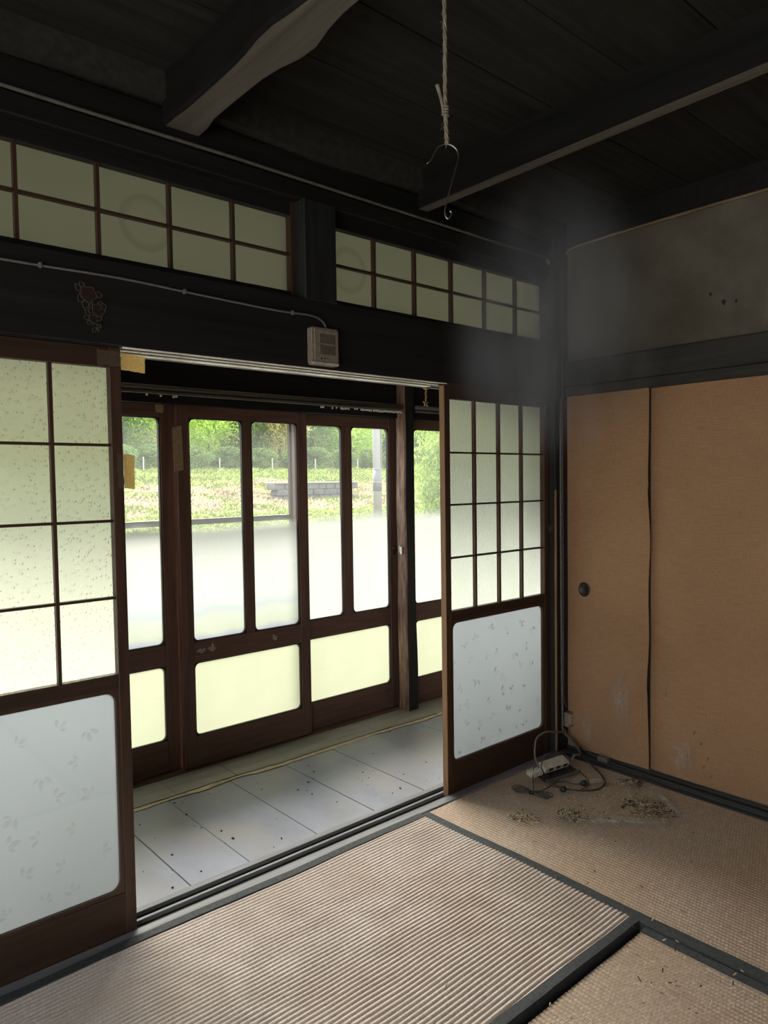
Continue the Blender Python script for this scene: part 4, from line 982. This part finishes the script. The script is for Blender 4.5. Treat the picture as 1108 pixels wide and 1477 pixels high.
# cable along the panel track with an in-line block
cord([(-0.058, -0.046, 0.098), (-0.055, -0.09, 0.060), (-0.052, -0.16, 0.030), (-0.052, -0.235, 0.018)], 0.003, M['cord'], 'black cable from the corner down to the in-line block')
cord([(-0.052, -0.285, 0.015), (-0.055, -0.40, 0.010), (-0.058, -0.6, 0.009), (-0.058, -1.0, 0.009), (-0.058, -1.8, 0.009)], 0.003, M['cord'], 'black cable lying along the sliding panel track')
ib = MB().prism(rrect(-0.066, -0.038, 0.006, 0.030, 0.006), 1, -0.288, -0.236).build('connector', M['cord_grey'], bev=0.002)
tag(ib, 'small grey in-line block on the cable by the panel track', 'connector')
# outlet box
ob = empty('outlet_box', (-0.02, -0.03, 0.12), 'small tan outlet box on the foot of the corner post', 'outlet')
MB().prism(rrect(-0.044, -0.001, 0.118, 0.190, 0.004), 1, -0.0305, -0.062).build('case', M['beige_plastic'], ob, bev=0.002)
oface = MB().prism(rrect(-0.036, -0.009, 0.130, 0.178, 0.003), 1, -0.061, -0.0645).build('face', M['ivory_plastic'], ob, bev=0.001)
for zz in (0.145, 0.165):
    for xx in (-0.027, -0.018): box(xx - .0012, xx + .0012, -0.0652, -0.063, zz - .005, zz + .005).build('slot', M['groove'], oface)

# ---- straw litter on the mats
def straw_pile(cx, cy, rx, ry, nst, h, label, dark=0.35, seed=1):
    rd = random.Random(seed); b = MB(); b.mi = []
    for i in range(nst):
        a = rd.uniform(0, 6.283); q = math.sqrt(rd.random()) ** 1.3
        x, y = cx + rx * q * math.cos(a), cy + ry * q * math.sin(a)
        z = 0.001 + h * (1 - q) * rd.random() ** 0.7
        L = rd.uniform(0.006, 0.017); th = rd.uniform(0, 6.283); el = rd.uniform(-0.2, 0.5)
        d = Vector((math.cos(th) * math.cos(el), math.sin(th) * math.cos(el), math.sin(el))) * L
        s = Vector((-math.sin(th), math.cos(th), 0)) * rd.uniform(0.0011, 0.0024)
        u = Vector((0, 0, rd.uniform(0.0008, 0.0016)))
        p = Vector((x, y, max(z, 0.002))); e = p + d; e.z = max(e.z, 0.002)
        mi = 1 if rd.random() < dark else 0
        k = len(b.v); b.v += [tuple(p - s), tuple(p + s), tuple(p + u), tuple(e - s), tuple(e + s), tuple(e + u)]
        for f in ((0, 1, 4, 3), (1, 2, 5, 4), (2, 0, 3, 5), (0, 2, 1), (3, 4, 5)): b.f.append(tuple(k + t for t in f)); b.mi.append(mi)
    o = b.build('straw_debris', [M['straw'], M['straw_dark']], fix=False)
    return tag(o, label, 'straw', kind='stuff')
straw_pile(-0.352, -0.645, 0.085, 0.115, 520, 0.022, 'largest heap of rotten straw near the pale dust edge', 0.45, 3)
straw_pile(-0.165, -0.480, 0.05, 0.06, 160, 0.010, 'dark straw crumbs nearest the sliding panel track', 0.7, 4)
straw_pile(-0.623, -0.475, 0.055, 0.07, 170, 0.010, 'middle-sized straw crumbs before the plugs', 0.45, 5)
straw_pile(-0.775, -0.352, 0.055, 0.065, 170, 0.009, 'straw crumbs closest to the lattice door foot', 0.3, 6)
straw_pile(-0.40, -0.45, 0.26, 0.26, 190, 0.002, 'fine straw bits spread between the heaps', 0.2, 7)
straw_pile(-1.25, -1.22, 0.22, 0.16, 45, 0.002, 'loose straw bits on the worn mat at the bottom edge', 0.3, 8)
straw_pile(-1.0, -0.9, 0.75, 0.75, 70, 0.003, 'stray straw bits sprinkled over all the mats', 0.4, 9)
# crumbs on veranda boards
cb_ = MB(); rd = random.Random(11)
for i in range(70):
    x, y = rd.uniform(-2.1, -0.3), rd.uniform(0.13, 0.78); r = 0.0012 + 0.0045 * rd.random() ** 3
    cb_.tube([(x, y, -0.004), (x, y, -0.002), (x + r * .3, y, 0.0)], [r, r * .9, r * .3], 6)
tag(cb_.build('dirt_crumbs', M['groove']), 'dark dirt crumbs on the grey veranda boards', 'dirt', kind='stuff')
# pale rectangle of dust left by a piece of furniture
dm, nt, out = new_mat('settled_dust')
p = N(nt, 'ShaderNodeBsdfDiffuse'); p.inputs[0].default_value = (0.62, 0.56, 0.50, 1); tr = N(nt, 'ShaderNodeBsdfTransparent')
nz = N(nt, 'ShaderNodeTexNoise', Scale=28.0, Detail=5.0, Roughness=0.7); nt.links.new(coords(nt), nz.inputs['Vector'])
at = N(nt, 'ShaderNodeAttribute', attribute_name='dust'); mu = N(nt, 'ShaderNodeMath', operation='MULTIPLY')
nt.links.new(ramp(nt, nz.outputs[0], [(0.30, (0.25,) * 3), (0.65, (1.0,) * 3)]), mu.inputs[0]); nt.links.new(at.outputs['Fac'], mu.inputs[1])
mx = N(nt, 'ShaderNodeMixShader'); nt.links.new(mu.outputs[0], mx.inputs[0]); nt.links.new(tr.outputs[0], mx.inputs[1]); nt.links.new(p.outputs[0], mx.inputs[2]); nt.links.new(mx.outputs[0], out.inputs[0])
corners = [(-0.792, -0.299), (-0.436, -0.205), (-0.093, -0.505), (-0.362, -0.815), (-0.504, -0.66), (-0.700, -0.45)]
db = MB(); fac = []
for (a, b_), wd in zip(((corners[1], corners[2]), (corners[2], corners[3]), (corners[3], corners[5])), (0.035, 0.05, 0.06)):
    A, B = Vector((*a, 0)), Vector((*b_, 0)); dn = (B - A).normalized(); nn_ = Vector((-dn.y, dn.x, 0))
    for i in range(12):
        for j in range(4):
            P = []
            for (ii, jj) in ((i, j), (i + 1, j), (i + 1, j + 1), (i, j + 1)):
                q = A + (B - A) * ii / 12 + nn_ * wd * (jj / 2 - 1); P.append((q.x, q.y, 0.0022 + 0.0005))
                fac.append(math.sin(math.pi * min(1, max(0, ii / 12)) * .9 + .1) * (1 - abs(jj / 2 - 1)) ** 1.2)
            db.quad(*P)
dob = db.build('dust_mark', dm, fix=False)
att = dob.data.attributes.new('dust', 'FLOAT', 'POINT'); att.data.foreach_set('value', fac)
tag(dob, 'pale outline of settled dust on the brown mat', 'dust', kind='stuff')

# ================================================================ OUTSIDE
def gz(x, y):
    keys = [(1, -0.55), (9, -0.5), (14, -0.12), (18, 0.05), (21, 0.30), (24, 0.72), (27, 1.25), (29.5, 1.62), (33, 1.80), (39, 2.05), (42, 2.4), (50, 4.8), (70, 12.0), (95, 22.0)]
    z = keys[-1][1]
    for (a, za), (b_, zb) in zip(keys, keys[1:]):
        if y <= b_:
            t = max(0, (y - a) / (b_ - a)); z = za + (zb - za) * t; break
    am = min(1, max(0, (y - 12) / 8))
    return z + am * (0.16 * noise.noise((x * .5, y * .5, 0)) + 0.05 * noise.noise((x * 2, y * 2, 3)))
M['forest_floor'] = leaf_mat('forest_floor', (0.05, 0.07, 0.02), (0.08, 0.10, 0.03), (0.10, 0.12, 0.04), 0.3, 0.8)
tg = MB().grid(120, 110, lambda u, v: (lambda x, y: (x, y, gz(x, y)))(-40 + 150 * u, 1.35 + 93 * v ** 1.25))
g_ = tg.build('ground', [M['ground'], M['yard'], M['forest_floor']], smooth=True)
for pl in g_.data.polygons:
    yw = pl.center.y + ORG[g_].y
    pl.material_index = 1 if yw < 12 else (2 if yw > 42 else 0)
tag(g_, 'sloping grassy bank and yard outside', 'ground', kind='structure')

def blades(name, n, xr, yr, h, w, mat, label, seed, dens=None):
    rd = random.Random(seed); b = MB(); c = 0; tries = 0
    while c < n and tries < n * 6:
        tries += 1
        y = rd.uniform(*yr); x = 0.70 * (y + 2.13) - 3.05 + rd.uniform(*xr) * (y / 25)
        if dens and rd.random() > dens(x, y): continue
        if 13.2 < x < 18.0 and 23.2 < y < 24.5: continue
        z = gz(x, y) - 0.02; hh = h * rd.uniform(0.5, 1.3); a = rd.uniform(0, 6.28); ww = w * rd.uniform(.6, 1.3)
        dx, dy = math.cos(a) * ww, math.sin(a) * ww; lx, ly = rd.uniform(-1.1, 1.1) * hh, rd.uniform(-1.1, 1.1) * hh
        k = len(b.v); b.v += [(x - dx, y - dy, z), (x + dx, y + dy, z), (x + dx * .6 + lx * .4, y + dy * .6 + ly * .4, z + hh * .65), (x + lx, y + ly, z + hh)]
        b.f += [(k, k + 1, k + 2), (k, k + 2, k + 3)]; b.mi += [0, 0]; c += 1
    return tag(b.build(name, mat, fix=False), label, 'grass', kind='stuff')
def patchy(x, y): return noise.noise((x * .28, y * .45, 8)) + 0.5 * noise.noise((x * .9, y * 1.2, 2))
blades('grass', 26000, (-13, 15), (17, 33), 0.15, 0.05, M['grass'], 'green grass growing over the bank', 1, lambda x, y: 1.0 if (y < 20 or y > 27) else (0.9 if patchy(x, y) < 0.05 else 0.12))
blades('dry_grass', 20000, (-13, 15), (20, 28), 0.17, 0.04, M['dry'], 'matted dry straw-coloured grass across the bank', 2, lambda x, y: 1.0 if patchy(x, y) > 0.0 else 0.06)
blades('grass', 8000, (-13, 15), (33, 39), 0.26, 0.06, M['grass'], 'tall grass along the fence on top of the bank', 3)
blades('grass', 7000, (-12, 14), (15.5, 20), 0.15, 0.09, M['grass'], 'broad-leaved light green weeds at the foot of the bank', 4)

# retaining wall of rough blocks
rw = empty('retaining_wall', (15.6, 23.9, 0.4), 'grey stone retaining wall in the grassy bank', 'wall', kind='structure')
rd = random.Random(4)
for r in range(4):
    x = 13.6 - 0.2 * (r % 2)
    while x < 17.3:
        w = rd.uniform(0.40, 0.75)
        MB().box(x, x + w - .025, 23.6 + rd.uniform(0, .05), 24.2, 0.25 + r * .26, 0.50 + r * .26).build('stone', M['stone'], rw, bev=0.03)
        x += w
box(13.4, 17.9, 23.55, 24.25, 1.29, 1.35).build('coping', M['concrete'], rw, bev=.02)

# utility pole
up = empty('utility_pole', (12.55, 16.0, -0.2), 'grey concrete utility pole with metal bands', 'pole')
MB().tube([(12.55, 16, -0.3), (12.55, 16, 3.0), (12.55, 16, 9.0)], [0.145, 0.135, 0.11], 20).build('shaft', M['concrete'], up, smooth=True)
for z0, z1 in ((1.73, 1.76), (1.30, 1.33), (0.98, 1.0)):
    MB().tube([(12.55, 16, z0), (12.55, 16, z1)], 0.152, 20).build('band', M['concrete'], up, smooth=True)
MB().tube([(12.55, 16, 1.0), (12.55, 16, 1.72)], 0.147, 20).build('sleeve', M['band'], up, smooth=True)['label'] = 'dark grey marker sleeve'
MB().tube([(12.62, 15.86, 1.78), (12.62, 15.86, 3.2)], 0.02, 8).build('conduit', M['band'], up)
box(12.40, 12.46, 15.85, 15.88, 0.50, 0.56).build('tag_plate', M['band'], up)

# fence posts and wires along the ledge
ORD = ('first', 'second', 'third', 'fourth', 'fifth', 'sixth', 'seventh', 'eighth', 'ninth', 'tenth', 'eleventh', 'twelfth')
for i, x in enumerate((13.886, 16.037, 18.717, 22.513, 25.941, 29.652)):
    y = 38.0; z = gz(x, y)
    o = MB().tube([(x, y, z - .2), (x + .01, y, z + .90)], 0.045, 7).build('fence_post', M['fence_post'])
    tag(o, '%s thin pale fence post from the left on the bank top' % ORD[i], 'fence post', 'fence posts along the bank top')
for k, zz in enumerate((0.45, 0.75)):
    wires = MB()
    wires.tube([(x, 37.94, gz(x, 38) + zz) for x in range(12, 32, 2)], 0.004, 4)
    tag(wires.build('fence_wire', M['wire']), ('lower', 'upper')[k] + ' wire of the fence along the bank top', 'wire')

# trees: three crowns shared by many trees
def crown_mesh(seed, nb, nl, size, leaf):
    rd = random.Random(seed); b = MB()
    blobs = []
    for i in range(nb):
        a = rd.uniform(0, 6.28); r = rd.random() ** .5 * 0.62; z = rd.uniform(-.62, .62)
        rr = math.sqrt(max(0.05, 1 - (z / 0.8) ** 2))
        blobs.append((Vector((math.cos(a) * r * rr, math.sin(a) * r * rr, z)), rd.uniform(.22, .42)))
    for i in range(nl):
        c, r = blobs[rd.randrange(nb)]
        d = Vector((rd.gauss(0, 1), rd.gauss(0, 1), rd.gauss(0, 1))).normalized()
        p = (c + d * r * rd.uniform(.75, 1.05)) * size
        t = Vector((rd.gauss(0, 1), rd.gauss(0, 1), rd.gauss(0, 1))).normalized()
        nr = (d + t * .7).normalized(); u = nr.orthogonal().normalized(); w = nr.cross(u)
        an = rd.uniform(0, 6.28); u2 = u * math.cos(an) + w * math.sin(an); w2 = nr.cross(u2); L = leaf * rd.uniform(.6, 1.4)
        k = len(b.v); b.v += [tuple(p - u2 * L), tuple(p + w2 * L * .5), tuple(p + u2 * L), tuple(p - w2 * L * .5)]; b.f.append((k, k + 1, k + 2, k + 3)); b.mi.append(0)
    return b.mesh('crown', (0, 0, 0), fix=False)
crowns = {}
for nm, mt, sd in (('dark', 'leaf_dark', 1), ('light', 'leaf_light', 2), ('tan', 'leaf_tan', 3), ('hedge', 'leaf_hedge', 4)):
    me = crown_mesh(sd, 30, 9000, 1.0, 0.034 if nm != 'hedge' else 0.05); me.materials.append(M[mt]); crowns[nm] = me
tk = MB().tube([(0, 0, 0), (0.03, 0, .5), (0, 0.02, 1)], [0.06, 0.045, 0.02], 8).mesh('trunk', (0, 0, 0)); tk.materials.append(M['bark'])
def tree(x, y, r, hgt, nm, label, group=None):
    r *= 1.35; hgt += 0.7
    z = gz(x, y)
    t = empty('tree', (x, y, z), label, 'tree', group)
    c = bpy.data.objects.new('crown', crowns[nm]); COL.objects.link(c); c.parent = t; c.location = (0, 0, hgt - r * .95); c.scale = (r, r, r * 1.15); c.rotation_euler = (0, 0, random.uniform(0, 6.28))
    k = bpy.data.objects.new('trunk', tk); COL.objects.link(k); k.parent = t; k.scale = (2.5, 2.5, hgt - r * .5)
rd = random.Random(21)
for a in ((12.4, 44.0, 2.2, 4.6, 'dark', 'dark green tree just left of the outermost clear pane'),
          (15.6, 45.5, 2.2, 5.2, 'dark', 'dark green tree behind the first fence post from the left'),
          (18.0, 43.8, 2.0, 4.9, 'light', 'bright tree between the first and third fence posts'),
          (21.0, 44.0, 2.3, 4.9, 'light', 'yellow-green rounded tree above the third fence post'),
          (24.2, 43.8, 2.1, 4.7, 'hedge', 'fresh green tree between the yellow-green and tan trees'),
          (27.0, 44.0, 2.3, 5.1, 'tan', 'only tree with a yellowing tan crown'),
          (30.8, 45.2, 2.4, 5.3, 'dark', 'dark green tree next to the tan tree on its pole side'),
          (33.8, 43.6, 1.9, 4.2, 'light', 'small bright tree left of the utility pole'),
          (36.6, 45.0, 2.2, 5.2, 'light', 'bright tree partly hidden by the utility pole'),
          (39.8, 44.5, 2.3, 5.4, 'hedge', 'fresh green tree beyond the utility pole')):
    tree(*a)
for i in range(13): tree(8 + i * 3.3 + rd.uniform(-.6, .6), rd.uniform(50, 54), 2.6, rd.uniform(5.6, 6.6), rd.choice(['dark', 'dark', 'hedge']), 'dim green forest tree showing through gaps in the front row', 'forest trees behind the front row')
for i in range(10):
    x = 13.2 + i * 2.45; y = 40.4; z = gz(x, y)
    o = bpy.data.objects.new('shrub', crowns['hedge']); COL.objects.link(o); o.location = (x, y, z + .62); o.scale = (1.6, 1.1, rd.uniform(.85, 1.05)); o.rotation_euler = (0, 0, rd.uniform(0, 6.28))
    tag(o, '%s low green shrub from the left just behind the fence' % ORD[i], 'shrub', 'shrubs behind the fence')
# bright shrub near the house
sh = empty('shrub', (7.3, 8.0, -0.5), 'tall bright green shrub behind the crooked post', 'shrub')
nm_ = crown_mesh(9, 34, 8000, 1.0, 0.032); nm_.materials.append(M['leaf_near'])
c = bpy.data.objects.new('crown', nm_); COL.objects.link(c); c.parent = sh; c.location = (0, 0, 1.9); c.scale = (0.95, 0.95, 1.6)
k = bpy.data.objects.new('trunk', tk); COL.objects.link(k); k.parent = sh; k.scale = (1, 1, 1.6)

# ================================================================ FLARE VEIL (added volume imitating lens flare in the corner)
hz_m, nt, out = new_mat('flare_veil_volume')
vol = N(nt, 'ShaderNodeVolumeScatter'); vol.inputs['Color'].default_value = (0.95, 0.97, 1.0, 1); vol.inputs['Anisotropy'].default_value = 0.0
tc = N(nt, 'ShaderNodeTexCoord')
ln = N(nt, 'ShaderNodeVectorMath', operation='LENGTH'); nt.links.new(tc.outputs['Object'], ln.inputs[0])
fall = N(nt, 'ShaderNodeMapRange', interpolation_type='SMOOTHSTEP'); fall.inputs[1].default_value = 1.0; fall.inputs[2].default_value = 0.15
nt.links.new(ln.outputs['Value'], fall.inputs[0])
mp = N(nt, 'ShaderNodeMapping'); mp.inputs['Scale'].default_value = (1.6, 1.6, 0.9); nt.links.new(tc.outputs['Object'], mp.inputs[0])
nz = N(nt, 'ShaderNodeTexNoise', Scale=1.5, Detail=1.5); nt.links.new(mp.outputs[0], nz.inputs['Vector'])
nr = N(nt, 'ShaderNodeMapRange'); nr.inputs[1].default_value = 0.35; nr.inputs[2].default_value = 0.65; nt.links.new(nz.outputs[0], nr.inputs[0])
mu = N(nt, 'ShaderNodeMath', operation='MULTIPLY'); nt.links.new(fall.outputs[0], mu.inputs[0]); nt.links.new(nr.outputs[0], mu.inputs[1])
m2 = N(nt, 'ShaderNodeMath', operation='MULTIPLY'); nt.links.new(mu.outputs[0], m2.inputs[0]); m2.inputs[1].default_value = 5.2
nt.links.new(m2.outputs[0], vol.inputs['Density']); nt.links.new(vol.outputs[0], out.inputs['Volume'])
A, B = Vector((-1.22, -0.83, 2.28)), Vector((-0.62, -0.36, 1.42))
hb = bmesh.new(); bmesh.ops.create_icosphere(hb, subdivisions=3, radius=1.0)
hme = bpy.data.meshes.new('flare_veil'); hb.to_mesh(hme); hb.free(); hme.materials.append(hz_m)
ho = bpy.data.objects.new('flare_veil', hme); COL.objects.link(ho); ho.location = (A + B) / 2
ho.rotation_euler = (B - A).to_track_quat('Z', 'Y').to_euler(); ho.scale = (0.42, 0.30, (B - A).length / 2 * 1.08)
tag(ho, 'faint pale veil added before the corner post to imitate lens flare', 'flare_veil', kind='stuff')
SC.cycles.volume_step_rate = 1.0; SC.cycles.volume_max_steps = 64
